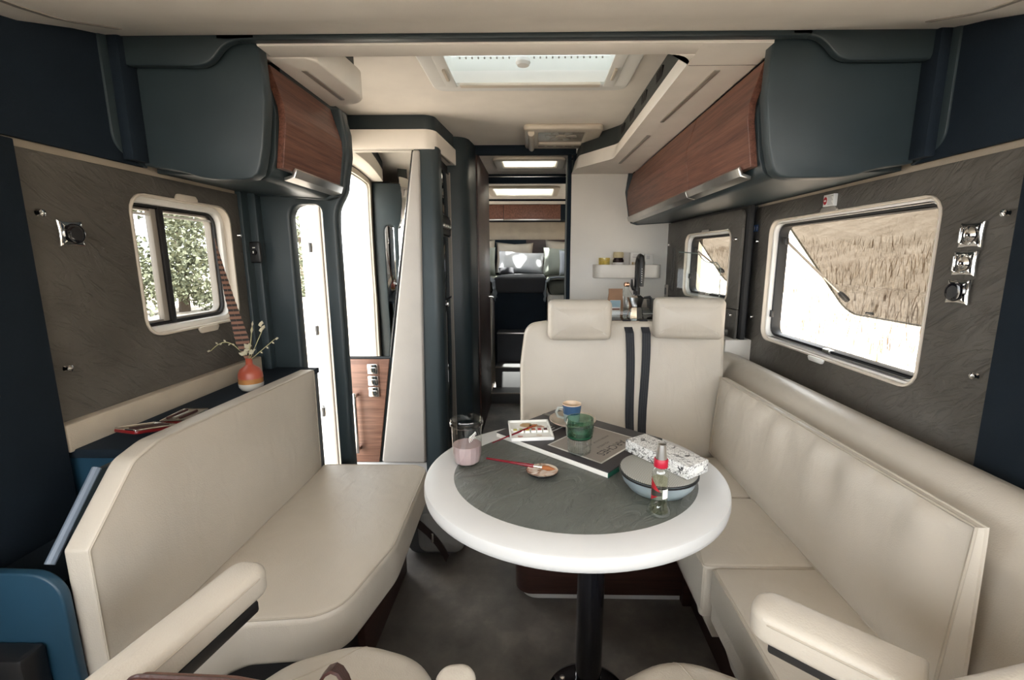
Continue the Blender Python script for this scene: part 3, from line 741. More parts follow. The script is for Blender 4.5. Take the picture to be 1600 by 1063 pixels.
# cream band with dark strip above
bd = struct('trim_4', label='cream band with dark strip above the mirror cabinet', loc=(-0.75, 2.4, 1.76))
band = rpoly([(-0.965, 1.84), (-0.925, 1.84), (-0.925, 2.375), (-0.50, 2.375, 0.06), (-0.462, 2.80), (-0.98, 2.80)], 0.0, 8)
bandc = ext(G(), rpoly([(-0.93, 2.37), (-0.495, 2.37, 0.06), (-0.462, 2.80), (-0.93, 2.80)], 0.0, 8), XY(1.76), 0, 0.09, 0.004)
obj('cream_band', bandc, CEIL, bd)
obj('cream_band', box(G(), (-1.08, 1.84, 1.76), (-0.925, 2.80, 1.85), 0.003), CEIL, bd)
obj('dark_strip', ext(G(), rpoly([(-0.935, 2.42), (-0.51, 2.42, 0.06), (-0.475, 2.80), (-0.935, 2.80)], 0.0, 8), XY(1.85), 0, 0.08, 0.002), NAVY, bd)
obj('dark_strip', box(G(), (-1.08, 1.80, 1.85), (-0.935, 2.80, 1.93), 0.003), NAVY, bd)
obj('light_slot', ext(G(), rpoly([(-0.50, 2.46), (-0.488, 2.46), (-0.478, 2.72), (-0.490, 2.72)], 0.003), XY(1.76), -0.003, 0.003, 0.001), GREYTRIM, bd)
# oven tower facing the corridor
ov = thing('oven_tower', 'built in black oven and refrigerator facing the corridor', 'oven', (-0.50, 2.62, 0))
obj('housing', box(G(), (-1.0, 2.476, 0.001), (-0.512, 2.796, 1.755), 0.003), BLACK, ov)
obj('oven_door', box(G(), (-0.512, 2.485, 1.46), (-0.498, 2.785, 1.70), 0.004), BLACKG, ov)
kp = obj('knob_panel', box(G(), (-0.512, 2.485, 1.355), (-0.500, 2.785, 1.45), 0.003), BLACK, ov)
for y in (2.53, 2.59, 2.65, 2.71): obj('knob', lathe(G(), [(0.0001, 0), (0.014, 0), (0.012, 0.016), (0.0001, 0.017)], M=lambda a, b_, q, y=y: Vector((-0.500+q, y+a, 1.40+b_)), n=16), ALU, kp)
fd = obj('fridge_door', box(G(), (-0.512, 2.485, 1.00), (-0.499, 2.785, 1.345), 0.004), BLACKG, ov)
fd2 = obj('fridge_door', box(G(), (-0.512, 2.485, 0.15), (-0.499, 2.785, 0.99), 0.004), BLACKG, ov)
obj('latch', box(G(), (-0.499, 2.56, 0.955), (-0.486, 2.62, 0.98), 0.004), CHROME, fd2)
obj('latch', box(G(), (-0.499, 2.56, 0.20), (-0.486, 2.60, 0.26), 0.004), CHROME, fd2)
obj('chrome_strip', box(G(), (-0.505, 2.787, 0.10), (-0.496, 2.794, 1.72), 0.002), GREYTRIM, ov)
# big rounded column and walnut sliding wall
bc = struct('wall_corridor_left', label='navy rounded column and walnut wall on the left of the corridor', loc=(-0.5, 3.0, 0))
col = rpoly([(-1.07, 2.80), (-0.52, 2.80, 0.02), (-0.40, 2.83, 0.085), (-0.375, 3.05), (-1.07, 3.05)], 0.0, 10)
obj('rounded_column', ext(G(), col, XY(0.0), 0, 1.925, 0.002), NAVY, bc)
wp = obj('walnut_wall', box(G(), (-0.52, 3.045, 0.0), (-0.365, 3.78, 1.90), 0.004), WOODD, bc)
gg = G(); tube(gg, [(-0.365, 3.70, 0.92), (-0.335, 3.70, 0.92), (-0.33, 3.65, 0.92)], 0.006, 8)
obj('door_handle', gg, CHROME, wp)

# ------------------------------------------------------------------ corridor and bedroom
cr = struct('door_2', label='dark navy doorway frame to the rear corridor', loc=(-0.07, 3.05, 0))
obj('header', box(G(), (-0.40, 3.04, 1.872), (0.262, 3.075, 1.93), 0.004), NAVYF, cr)
obj('jamb', box(G(), (0.212, 3.045, 0.0), (0.236, 3.09, 1.88), 0.003), NAVYF, cr)
obj('sliding_edge', box(G(), (0.205, 3.095, 0.0), (0.250, 3.115, 1.85), 0.004), plain('sage_door_edge', (0.16, 0.18, 0.165), 0.4), cr)
g = box(G(), (0.25, 3.08, 0.0), (0.29, 3.84, 1.90), 0.002)
struct('wall_corridor_right', g, NAVYF, 'dark navy right wall of the corridor')
c2 = struct('door_3', label='inner bedroom doorway frame', loc=(-0.07, 3.8, 0))
obj('header', box(G(), (-0.42, 3.79, 1.818), (0.30, 3.84, 1.90), 0.003), NAVYF, c2)
obj('header_rail', box(G(), (-0.42, 3.785, 1.862), (0.30, 3.79, 1.870), 0.001), ALU, c2)
obj('jamb', box(G(), (0.262, 3.79, 0), (0.32, 3.84, 1.83), 0.003), WOODD, c2)
obj('jamb', box(G(), (-1.07, 3.785, 0), (-0.372, 3.84, 1.90), 0.003), WOODD, c2)
obj('jamb', box(G(), (0.32, 3.79, 0), (1.03, 3.84, 1.90), 0.003), NAVYF, c2)
STEP = plain('step_carpet', (0.022, 0.024, 0.030), 0.75, grain=0.4)
STEPG = plain('step_grey', (0.055, 0.055, 0.056), 0.6, grain=0.3)
for k, (ya, yb, za, zb, m, lab) in enumerate([(3.74, 3.90, 0.0, 0.10, STEPG, 'grey lowest step up to the bed'), (3.915, 4.10, 0.0, 0.285, STEPG, 'grey middle step up to the bed'), (4.115, 4.335, 0.0, 0.555, STEP, 'dark upper step up to the bed')]):
    st = thing('bed_step', lab, 'step', (-0.1, ya, za), 'steps up to the bed')
    obj('riser', box(G(), (-0.365 if k == 0 else -0.34, ya, za), (0.24 if k == 0 else 0.115, yb, zb-0.012), 0.002), m, st)
    obj('tread', box(G(), (-0.365 if k == 0 else -0.34, ya-0.012, zb-0.012), (0.24 if k == 0 else 0.115, yb, zb), 0.003), STEPG, st)
    obj('nosing', box(G(), (-0.365 if k == 0 else -0.34, ya-0.014, zb-0.010), (0.24 if k == 0 else 0.115, ya-0.008, zb+0.001), 0.001), ALU if k else GREYTRIM, st)
bedT = thing('bed_platform', 'dark navy bed platform with grey mattress at the end of the corridor', 'bed', (-0.1, 4.9, 0))
obj('platform', box(G(), (-0.38, 4.34, 0), (0.115, 5.67, 0.90), 0.004), NAVYF, bedT)
obj('mattress', cushion(G(), rrect(-0.383, 4.32, 0.117, 5.67, 0.03), XY(0.90), 0, 0.155, 0.03, 0.006), plain('charcoal_cloth', (0.040, 0.040, 0.044), 0.85, grain=0.5), bedT)
SHEET = plain('sage_sheet', (0.16, 0.165, 0.13), 0.85, grain=0.3); THROW = plain('grey_throw', (0.17, 0.19, 0.21), 0.95, grain=0.6, gscale=400)
for lab, x0, x1, s in (('single bed with sage sheet on the right of the bedroom', 0.12, 1.03, 1), ('single bed with sage sheet on the left of the bedroom', -1.07, -0.385, -1)):
    bd_ = thing('side_bed', lab, 'bed', ((x0+x1)/2, 4.7, 0), 'single beds in the bedroom')
    obj('bed_base', ext(G(), rrect(x0, 4.05, x1, 5.665, 0.06), XY(0.0), 0, 0.905, 0.01), WHITE, bd_)
    obj('mattress', cushion(G(), rrect(x0+0.012, 4.07, x1-0.012, 5.66, 0.07), XY(0.905), 0, 0.125, 0.04, 0.01), SHEET, bd_)
    th = thing('throw_blanket', 'grey fringed throw over the end of the bed on the '+('right' if s > 0 else 'left'), 'blanket', (x0 if s > 0 else x1, 4.2, 1.04), 'throws on the beds')
    e = x0 if s > 0 else x1
    g = G()
    path = [(e+s*0.42, 1.048), (e+s*0.08, 1.050), (e+s*0.02, 1.040), (e-s*0.012, 1.01), (e-s*0.018, 0.94)]
    ny = 9
    for i, (x, z) in enumerate(path):
        for j in range(ny):
            y = 4.04+0.30*j/(ny-1); g.v.append(Vector((x-s*0.006*math.sin(j*1.9), y, z+0.004*math.sin(j*2.3+i))))
    for i in range(len(path)-1):
        for j in range(ny-1): g.f.append((i*ny+j, (i+1)*ny+j, (i+1)*ny+j+1, i*ny+j+1))
    for k_ in range(len(g.v)): g.v.append(g.v[k_]+Vector((0, 0, 0.008)))
    n_ = len(path)*ny
    for i in range(len(path)-1):
        for j in range(ny-1): g.f.append((n_+i*ny+j+1, n_+(i+1)*ny+j+1, n_+(i+1)*ny+j, n_+i*ny+j))
    obj('cloth', g, THROW, th)
    for j in range(14):
        y = 4.045+0.29*j/13; dx = random.uniform(-0.012, 0.012)
        obj('fringe', tube(G(), [(e-s*0.018, y, 0.945), (e-s*(0.022+dx), y, 0.905), (e-s*(0.024-dx), y+dx, 0.86+random.uniform(-0.02, 0.02))], [0.005, 0.005, 0.003], 6), THROW, th)
def pillow(name, lab, c, w, h, t, m, tilt=0.25, yaw=0.0, roll=0.0, grp=None):
    g = G(); n = 14; Rm = Matrix.Rotation(yaw, 3, 'Z') @ Matrix.Rotation(-tilt, 3, 'X') @ Matrix.Rotation(roll, 3, 'Y')
    for sd in (-1, 1):
        for i in range(n+1):
            for j in range(n+1):
                u = 2*i/n-1; v_ = 2*j/n-1
                q = 0.09*(1-u*u*v_*v_)
                x = u*w/2*(1-0.09*(1-v_*v_)**1 * 0 - 0.07*(1-abs(v_))**0.7*abs(u)); z = v_*h/2*(1-0.12*(1-abs(u))**0.7*abs(v_))
                d = sd*t/2*((1-u**4)*(1-v_**4))**0.6
                g.v.append(Vector(c)+Rm @ Vector((x, d, z+h/2)))
    m_ = (n+1)**2
    for i in range(n):
        for j in range(n):
            a = i*(n+1)+j; b_ = a+1; c_ = a+n+2; d_ = a+n+1
            g.f.append((a, b_, c_, d_)); g.f.append((m_+d_, m_+c_, m_+b_, m_+a))
    return tag(obj(name, g, m, angle=180), lab, 'pillow', grp)
PW = plain('white_linen', (0.68, 0.69, 0.72), 0.9, grain=0.4, gscale=500); PB = plain('taupe_linen', (0.36, 0.32, 0.27), 0.9, grain=0.4); PS = plain('sage_linen', (0.28, 0.30, 0.265), 0.9, grain=0.4); PG = plain('dark_linen', (0.035, 0.035, 0.04), 0.9); PL = plain('lilac_linen', (0.50, 0.53, 0.60), 0.9)
pillow('pillow', 'large white pillow in dappled light at the centre of the bed', (-0.155, 5.20, 1.055), 0.53, 0.26, 0.15, PW, 0.3, 0.03, 0.06, 'pillows on the bed')
pillow('pillow', 'taupe pillow behind the large white pillow', (-0.24, 5.38, 1.055), 0.44, 0.37, 0.13, PB, 0.25, 0, 0.02, 'pillows on the bed')
pillow('pillow', 'sage square pillow on the right bed', (0.28, 5.10, 1.035), 0.38, 0.33, 0.15, PS, 0.3, -0.1, 0, 'pillows on the bed')
pillow('pillow', 'pale lilac pillow leaning on the sage pillow', (0.40, 4.80, 1.035), 0.30, 0.28, 0.12, PL, 0.3, 0.3, 0.1, 'pillows on the bed')
pillow('pillow', 'taupe pillow high behind the sage pillow', (0.34, 5.45, 1.035), 0.42, 0.42, 0.13, PB, 0.2, 0, 0, 'pillows on the bed')
pillow('pillow', 'sage pillow at the left edge of the bed', (-0.58, 5.0, 1.035), 0.32, 0.33, 0.14, PS, 0.3, 0.1, 0, 'pillows on the bed')
pillow('pillow', 'taupe pillow behind the sage pillow at the left edge', (-0.66, 5.35, 1.035), 0.40, 0.42, 0.13, PB, 0.2, 0, 0, 'pillows on the bed')
pillow('cushion', 'small dark cushion lying in front of the white pillow', (-0.30, 4.95, 1.06), 0.17, 0.09, 0.06, PG, 0.75, 0.1, 0)
hb = thing('headboard', 'navy and walnut headboard panel behind the pillows', 'headboard', (0, 5.7, 1.0))
obj('navy_half', box(G(), (-1.07, 5.68, 0.9), (-0.10, 5.73, 1.452), 0.003), NAVYF, hb)
obj('walnut_half', box(G(), (-0.10, 5.68, 0.9), (1.03, 5.735, 1.452), 0.003), WOODD, hb)
obj('fabric_strip', box(G(), (-1.07, 5.67, 1.452), (1.03, 5.73, 1.66), 0.006), FELT, hb)
bl = thing('bedroom_locker', 'walnut overhead locker across the bedroom back wall', 'locker', (0, 5.6, 1.66))
obj('carcass', box(G(), (-1.07, 5.44, 1.668), (1.03, 5.74, 1.90), 0.003), NAVYF, bl)
for x0, x1 in ((-1.06, -0.36), (-0.355, 0.30)):
    d = obj('door', box(G(), (x0, 5.42, 1.675), (x1, 5.44, 1.838), 0.003), WOODY, bl)
    obj('handle_rail', box(G(), (x0, 5.41, 1.660), (x1, 5.44, 1.674), 0.003), ALU, d)
obj('pelmet', box(G(), (-1.07, 5.41, 1.842), (1.03, 5.44, 1.875), 0.003), WHITE, bl)

# ------------------------------------------------------------------ kitchen
g = box(G(), (0.235, 3.05, 0.0), (1.04, 3.075, 1.757), 0.003)
wk = struct('wall_kitchen', g, WHITE, 'smooth white partition behind the kitchen shelf')
sh = thing('wall_shelf', 'white wall shelf with rounded ends on the kitchen partition', 'shelf', (0.60, 3.0, 1.10))
pts = rpoly([(0.385, 3.05), (0.385, 2.945, 0.045), (0.812, 2.945, 0.045), (0.812, 3.05)], 0.0, 8)
obj('shelf_rim', ext(G(), pts, XY(1.10), 0, 0.085, 0.004, 3, holes=[inset(pts, 0.012)]), WHITE, sh)
obj('shelf_board', ext(G(), inset(pts, 0.006), XY(1.10), 0.0, 0.055, 0.002), WHITE, sh)
zb = 1.156
YG = glassy('yellow_candle_glass', (0.93, 0.89, 0.68), 1.45)
cd = thing('candle_glass', 'yellow glass candle pot at the left end of the shelf', 'candle', (0.452, 2.995, zb))
obj('glass_pot', lathe(G(), [(0.0001, 0), (0.032, 0), (0.037, 0.03), (0.038, 0.072), (0.034, 0.072), (0.033, 0.03), (0.0001, 0.02)], (0.452, 2.995, zb), 24), YG, cd)
obj('wax', lathe(G(), [(0.0001, 0.021), (0.031, 0.021), (0.033, 0.052), (0.0001, 0.054)], (0.452, 2.995, zb), 20), plain('wax', (0.70, 0.60, 0.30), 0.6), cd)
jr = thing('jam_jar', 'dark jam jar with a cream lid on the shelf', 'jar', (0.542, 2.995, zb))
obj('glass_body', lathe(G(), [(0.0001, 0), (0.033, 0), (0.036, 0.01), (0.036, 0.055), (0.030, 0.068), (0.030, 0.074), (0.0001, 0.074)], (0.542, 2.995, zb), 20), plain('dark_jam', (0.018, 0.006, 0.008), 0.12), jr)
obj('paper_label', lathe(G(), [(0.0366, 0.012), (0.0370, 0.013), (0.0370, 0.042), (0.0366, 0.043)], (0.542, 2.995, zb), 20), plain('label_paper', (0.62, 0.60, 0.58), 0.8), jr)
obj('cloth_lid', lathe(G(), [(0.0001, 0.072), (0.033, 0.072), (0.034, 0.10), (0.030, 0.108), (0.0001, 0.109)], (0.542, 2.995, zb), 20), plain('cream_lid', (0.60, 0.50, 0.30), 0.7, var=0.3), jr)
CARD = plain('white_card', (0.62, 0.60, 0.57), 0.7); DK = plain('dark_print', (0.05, 0.02, 0.02), 0.7); OCH = plain('ochre_print', (0.35, 0.24, 0.12), 0.7); GRP = plain('grey_print', (0.28, 0.27, 0.27), 0.7)
b1 = thing('tea_box', 'white square packet with small print behind the tap', 'packet', (0.66, 3.0, zb))
obj('carton', box(G(), (0.618, 2.985, zb), (0.705, 3.025, zb+0.105), 0.002), CARD, b1)
for z, w in ((0.088, 0.05), (0.078, 0.06), (0.072, 0.055)): obj('print', box(G(), (0.66-w/2, 2.9842, zb+z), (0.66+w/2, 2.986, zb+z+0.003), 0), GRP, b1)
for x in (0.628, 0.645, 0.662, 0.68): obj('print', box(G(), (x, 2.9842, zb+0.02), (x+0.012, 2.986, zb+0.045), 0), OCH, b1)
b2 = thing('spice_box', 'narrow white packet with brown strip at the right end of the shelf', 'packet', (0.74, 3.0, zb))
obj('carton', box(G(), (0.710, 2.985, zb), (0.762, 3.03, zb+0.097), 0.002), CARD, b2)
obj('print', box(G(), (0.714, 2.9842, zb+0.008), (0.745, 2.986, zb+0.024), 0), DK, b2)
for z in (0.08, 0.072, 0.064): obj('print', box(G(), (0.72, 2.9842, zb+z), (0.742, 2.986, zb+z+0.004), 0), GRP, b2)
kc = thing('kitchen_unit', 'dark kitchen unit with grey worktop behind the seat', 'kitchen unit', (0.62, 2.6, 0))
obj('carcass', box(G(), (0.30, 2.14, 0.0), (0.86, 3.05, 0.87), 0.004), NAVY, kc)
obj('worktop', box(G(), (0.28, 2.10, 0.87), (0.90, 3.05, 0.90), 0.006), plain('dark_worktop', (0.05, 0.05, 0.048), 0.3), kc)
obj('sink', ext(G(), rrect(0.50, 2.68, 0.80, 2.96, 0.05), XY(0.9), 0.0005, 0.004, 0.001, holes=[rrect(0.52, 2.70, 0.78, 2.94, 0.04)]), ALU, kc)
obj('hob_cover', box(G(), (0.34, 2.18, 0.9005), (0.84, 2.60, 0.906), 0.002), SMOKE, kc)
obj('splash_guard', box(G(), (0.32, 2.115, 0.90), (0.86, 2.121, 0.99), 0.001), GLASS, kc)
tp = thing('kitchen_tap', 'tall matt black kitchen tap with pull out head', 'tap', (0.655, 2.98, 0.90))
tx, ty = 0.625, 2.80
obj('tap_base', lathe(G(), [(0.0001, 0), (0.026, 0), (0.026, 0.01), (0.020, 0.02), (0.020, 0.15), (0.0001, 0.15)], (tx, ty, 0.90), 24), BLACK, tp)
obj('tap_neck', tube(G(), [(tx, ty, 1.04), (tx, ty, 1.20), (tx+0.002, ty-0.012, 1.225), (tx+0.004, ty-0.035, 1.237), (tx+0.006, ty-0.06, 1.232), (tx+0.006, ty-0.075, 1.215)], 0.016, 14), BLACK, tp)
obj('spray_head', tube(G(), [(tx+0.006, ty-0.078, 1.232), (tx+0.006, ty-0.082, 1.20), (tx+0.006, ty-0.084, 1.14), (tx+0.006, ty-0.085, 1.06)], [0.012, 0.018, 0.017, 0.015], 14), BLACK, tp)
obj('lever', tube(G(), [(tx-0.02, ty-0.01, 1.04), (tx-0.034, ty-0.02, 1.06), (tx-0.036, ty-0.02, 1.10)], [0.012, 0.009, 0.006], 10), BLACK, tp)
for k in range(7): obj('nozzle_dot', ball(G(), (tx+0.004, ty-0.1005, 1.085+k*0.013), 0.0025, 8), WHITEP, tp)
# coffee things
bg_ = thing('coffee_bag', 'brown paper coffee bag with blue and white label', 'bag', (0.445, 2.52, 0.90))
BP = plain('kraft_paper', (0.30, 0.17, 0.10), 0.7, var=0.2)
g = G()
prof = [(0.0, 0.038, 0.028), (0.03, 0.040, 0.030), (0.10, 0.038, 0.026), (0.135, 0.036, 0.012), (0.160, 0.037, 0.004)]
for z, a, b_ in prof:
    for i, (u, w) in enumerate([(-1, -1), (0, -1.15), (1, -1), (1.05, 0), (1, 1), (0, 1.15), (-1, 1), (-1.05, 0)]): g.v.append(Vector((0.447+u*a, 2.52+w*b_, 0.90+z)))
for k in range(len(prof)-1):
    for i in range(8): g.f.append((k*8+i, k*8+(i+1) % 8, (k+1)*8+(i+1) % 8, (k+1)*8+i))
g.f.append(tuple(range(8))[::-1]); g.f.append(tuple(range(32, 40)))
obj('paper_bag', g, BP, bg_, angle=25)
lb = obj('label_sheet', box(G(), (0.412, 2.4825, 0.905), (0.470, 2.4855, 1.0), 0.001), plain('label_white', (0.62, 0.63, 0.64), 0.7), bg_)
obj('label_print', box(G(), (0.414, 2.481, 0.962), (0.468, 2.4835, 0.998), 0), plain('label_blue', (0.33, 0.47, 0.55), 0.7, var=0.25), lb)
obj('label_print', box(G(), (0.416, 2.481, 0.946), (0.466, 2.4835, 0.955), 0), plain('label_brown', (0.22, 0.09, 0.06), 0.7), lb)
gb = thing('glass_bottle', 'clear glass bottle with copper stopper behind the coffee bag', 'bottle', (0.535, 2.66, 0.90))
obj('glass_body', lathe(G(), [(0.0001, 0), (0.036, 0), (0.038, 0.01), (0.038, 0.10), (0.030, 0.125), (0.014, 0.145), (0.013, 0.165)], (0.535, 2.66, 0.90), 24), JARG, gb)
obj('stopper', lathe(G(), [(0.0001, 0.163), (0.014, 0.163), (0.017, 0.170), (0.017, 0.180), (0.012, 0.188), (0.0001, 0.189)], (0.535, 2.66, 0.90), 16), plain('copper', (0.72, 0.42, 0.28), 0.25, 1.0), gb)
mk = thing('moka_pot', 'faceted silver stovetop coffee maker in front of the black tap', 'coffee pot', (0.545, 2.47, 0.906))
c = (0.548, 2.47, 0.906)
obj('lower_body', lathe(G(), [(0.0001, 0), (0.046, 0), (0.036, 0.05), (0.034, 0.058), (0.0001, 0.058)], c, 8), CHROME, mk, angle=15)
obj('upper_body', lathe(G(), [(0.033, 0.058), (0.034, 0.062), (0.046, 0.112), (0.0001, 0.112)], c, 8), CHROME, mk, angle=15)
obj('pot_lid', lathe(G(), [(0.047, 0.112), (0.030, 0.122), (0.0001, 0.126)], c, 8), CHROME, mk, angle=15)
obj('lid_knob', lathe(G(), [(0.005, 0.125), (0.008, 0.135), (0.009, 0.143), (0.0001, 0.147)], c, 12), BLACK, mk)
obj('pot_handle', tube(G(), [(c[0]+0.04, c[1], c[2]+0.108), (c[0]+0.075, c[1], c[2]+0.112), (c[0]+0.085, c[1], c[2]+0.10), (c[0]+0.085, c[1], c[2]+0.045)], [0.006, 0.008, 0.009, 0.007], 10), BLACK, mk)
sbx = thing('dish_rest', 'dark grey rounded wash bowl standing on the worktop by the window', 'bowl', (0.762, 2.69, 0.907))
obj('bowl_body', lathe(G(), [(0.0001, 0.0), (0.066, 0.0), (0.094, 0.035), (0.099, 0.078), (0.094, 0.078), (0.088, 0.04), (0.0001, 0.010)], (0.762, 2.69, 0.907), 28), plain('grey_silicone', (0.10, 0.10, 0.095), 0.5), sbx)
tr = thing('glass_screen', 'curved clear glass screen between bench and kitchen window', 'glass screen', (0.77, 2.13, 0.90))
pts = [(0.66, 0.90), (0.66, 1.252), (0.742, 1.246)]+bez((0.755, 1.24), (0.775, 1.205), (0.80, 1.20), (0.835, 1.205), 6)+[(0.855, 1.18), (0.862, 0.90)]
obj('screen_pane', ext(G(), pts, XZ(2.128), 0, 0.006, 0.001), GLASS, tr)
edge = [Vector((p[0], 2.131, p[1])) for p in pts[1:]]
obj('screen_edge', tube(G(), edge, 0.0022, 6), plain('glass_edge', (0.08, 0.11, 0.10), 0.2), tr)
so = thing('wall_socket', 'small grey socket on the corner beside the kitchen window panel', 'socket', (0.86, 3.0, 0.96))
obj('plate', boxM(G(), (0.87, 0.97, 0), (0.915, 1.055, 0.010), KM, 0.004), GREYTRIM, so)
obj('insert', boxM(G(), (0.882, 0.99, 0.009), (0.905, 1.035, 0.013), KM, 0.004), BLACK, so)

# ------------------------------------------------------------------ seating
RIMY = lambda pts, x: [(x, p[0], p[1]) for p in pts]
# left sofa
sL = thing('bench_sofa', 'cream leather side sofa with tall cut-off backrest under the left window', 'sofa', (-0.6, 1.2, 0))
bo = rpoly([(0.727, 0.36), (0.729, 0.70, 0.012), (0.845, 0.822, 0.05), (0.91, 0.838, 0.09), (1.605, 0.824, 0.012), (1.60, 0.36)], 0.0, 6)
obj('backrest', cushion(G(), bo, YZ(-0.853), 0, 0.050, 0.008, 0.012), CREAM, sL)
obj('piping', tube(G(), [(-0.8045, p[0], p[1]) for p in inset(bo, 0.003)], 0.0024, 6, True), PIPE, sL)
so_ = rpoly([(-0.80, 0.735), (-0.70, 0.785, 0.03), (-0.625, 0.845, 0.05), (-0.43, 0.865, 0.10), (-0.375, 1.12, 0.25), (-0.395, 1.615, 0.07), (-0.80, 1.615, 0.02)], 0.0, 7)
gq = cushion(G(), so_, XY(0.335), 0, 0.118, 0.018, 0.008)
obj('seat', gq, CREAM, sL)
obj('piping', tube(G(), [(p[0], p[1], 0.4495) for p in inset(so_, 0.006)], 0.0024, 6, True), PIPE, sL)
obj('seat_base', box(G(), (-0.86, 1.17, 0.0), (-0.50, 1.61, 0.335), 0.004), WOODD, sL, label='dark walnut sofa base')
obj('base_recess', box(G(), (-0.86, 0.86, 0.0), (-0.52, 1.17, 0.335), 0.004), BLACK, sL)
obj('pull_ring', tube(G(), [(-0.516, 1.10+0.014*math.cos(a), 0.27+0.014*math.sin(a)) for a in [2*PI*k/16 for k in range(16)]], 0.0025, 6, True), CHROME, sL)
# shelf behind, stepped side boards
shf = thing('side_console', 'navy shelf and stepped boards behind the left sofa', 'console', (-0.97, 1.3, 0))
obj('shelf_top', box(G(), (-1.085, 0.965, 0.768), (-0.868, 1.775, 0.790), 0.003), NAVYF, shf)
obj('end_board', box(G(), (-1.085, 0.970, 0.30), (-0.868, 0.990, 0.768), 0.003), BLUE, shf)
obj('lower_tread', box(G(), (-1.049, 0.726, 0.590), (-0.889, 0.969, 0.618), 0.003), NAVYF, shf)
obj('front_board', ext(G(), rpoly([(0.772, 0.10), (0.772, 0.725, 0.01), (0.842, 0.802), (0.90, 0.802), (0.95, 0.768), (1.77, 0.768), (1.77, 0.10)], 0.0), YZ(-0.888), 0, 0.016, 0.003), NAVY, shf)
obj('edge_rail', tube(G(), [(-0.879, 0.728, 0.673), (-0.879, 0.842, 0.806)], 0.0080, 8), RAILM, shf)
obj('front_box', ext(G(), rpoly([(-1.049, 0.08), (-0.836, 0.08), (-0.843, 0.668, 0.055), (-1.049, 0.672)], 0.0, 8), XZ(0.706), 0, 0.018, 0.004, 3), BLUE, shf, label='petrol blue rounded end box')
obj('recessed_bin', box(G(), (-1.049, 0.66, 0.10), (-0.885, 0.705, 0.535), 0.008), BLACK, shf)

# rear bench with headrests
rb = thing('rear_bench', 'cream leather forward facing bench with two headrests and black belts', 'bench seat', (0.35, 1.75, 0))
tl = 0.10
RB = FR((0, 1.745, 0.40), (1, 0, 0), (0, math.sin(tl), math.cos(tl)), (0, -math.cos(tl), math.sin(tl)))
bo = rpoly([(-0.055, 0.0), (-0.055, 0.40), (-0.035, 0.565, 0.10), (0.05, 0.578, 0.2), (0.76, 0.575, 0.05), (0.76, 0.0)], 0.0, 8)
obj('backrest', cushion(G(), bo, RB, -0.10, 0.0, 0.022, 0.018), CREAM, rb)
obj('piping', tube(G(), [RB(p[0], p[1], -0.016) for p in inset(bo, 0.001)], 0.0026, 6, True), PIPE, rb)
obj('piping', tube(G(), [RB(p[0], p[1], -0.080) for p in inset(bo, 0.001)], 0.0026, 6, True), PIPE, rb)
obj('back_shell', ext(G(), inset(bo, 0.02), RB, -0.16, -0.10, 0.02, 3), CREAM, rb)
def headrest(x0, x1, z0, z1, yaw):
    cx = (x0+x1)/2
    e = Vector((math.cos(yaw), math.sin(yaw), 0)); n = Vector((math.sin(yaw), -math.cos(yaw), 0))
    M = FR((cx, 1.80, 0), e, (0, 0, 1), n)
    w = (x1-x0)/2
    o = rrect(-w, z0, w, z1, 0.022, 6)
    h = obj('headrest', cushion(G(), o, M, 0.0, 0.095, 0.030, 0.010, seg=6), CREAM, rb)
headrest(0.052, 0.295, 0.912, 1.066, 0.03)
headrest(0.470, 0.730, 0.918, 1.075, -0.16)
for x, dx in ((0.372, 0.018), (0.440, -0.006)):
    g = G(); n = 10
    for i in range(n+1):
        v_ = 0.585-0.52*i/n; xx = x+dx*i/n+0.004*math.sin(i*0.6)
        for s in (-1, 1):
            for t in (0.021, 0.024): g.v.append(RB(xx+s*0.0165, v_, t if i else -0.03))
    for i in range(n):
        a = i*4; b_ = a+4
        for p, q in ((0, 1), (1, 3), (3, 2), (2, 0)): g.f.append((a+p, a+q, b_+q, b_+p))
    bt = obj('belt', g, BELT, rb, label='black seat belt webbing')
    for q in (-0.008, 0.0, 0.008):
        obj('belt_rib', tube(G(), [RB(x+dx*i/n+0.004*math.sin(i*0.6)+q, 0.585-0.52*i/n, 0.0242) for i in range(1, n+1)], 0.0011, 5), BLACK, bt)
obj('buckle', box(G(), (0.425, 1.70, 0.455), (0.465, 1.73, 0.478), 0.006), BLACK, rb)
obj('seat', cushion(G(), rpoly([(-0.05, 1.40, 0.07), (0.50, 1.40), (0.50, 1.72), (-0.05, 1.72)], 0.01, 6), XY(0.335), 0, 0.115, 0.02, 0.006), CREAM, rb)
obj('bench_base', ext(G(), rpoly([(-0.065, 1.455, 0.06), (0.54, 1.455), (0.54, 2.08), (-0.065, 2.08)], 0.0, 8), XY(0.03), 0, 0.305, 0.004), WOODD, rb, label='dark walnut bench base with rounded corner')
obj('toe_kick', ext(G(), rpoly([(-0.045, 1.472, 0.06), (0.53, 1.472), (0.53, 2.06), (-0.045, 2.06)], 0.0, 8), XY(0.0), 0.001, 0.03, 0.002), WHITET, rb)
obj('base_block', box(G(), (0.53, 1.44, 0.0), (0.68, 2.05, 0.335), 0.004), WOODD, rb)

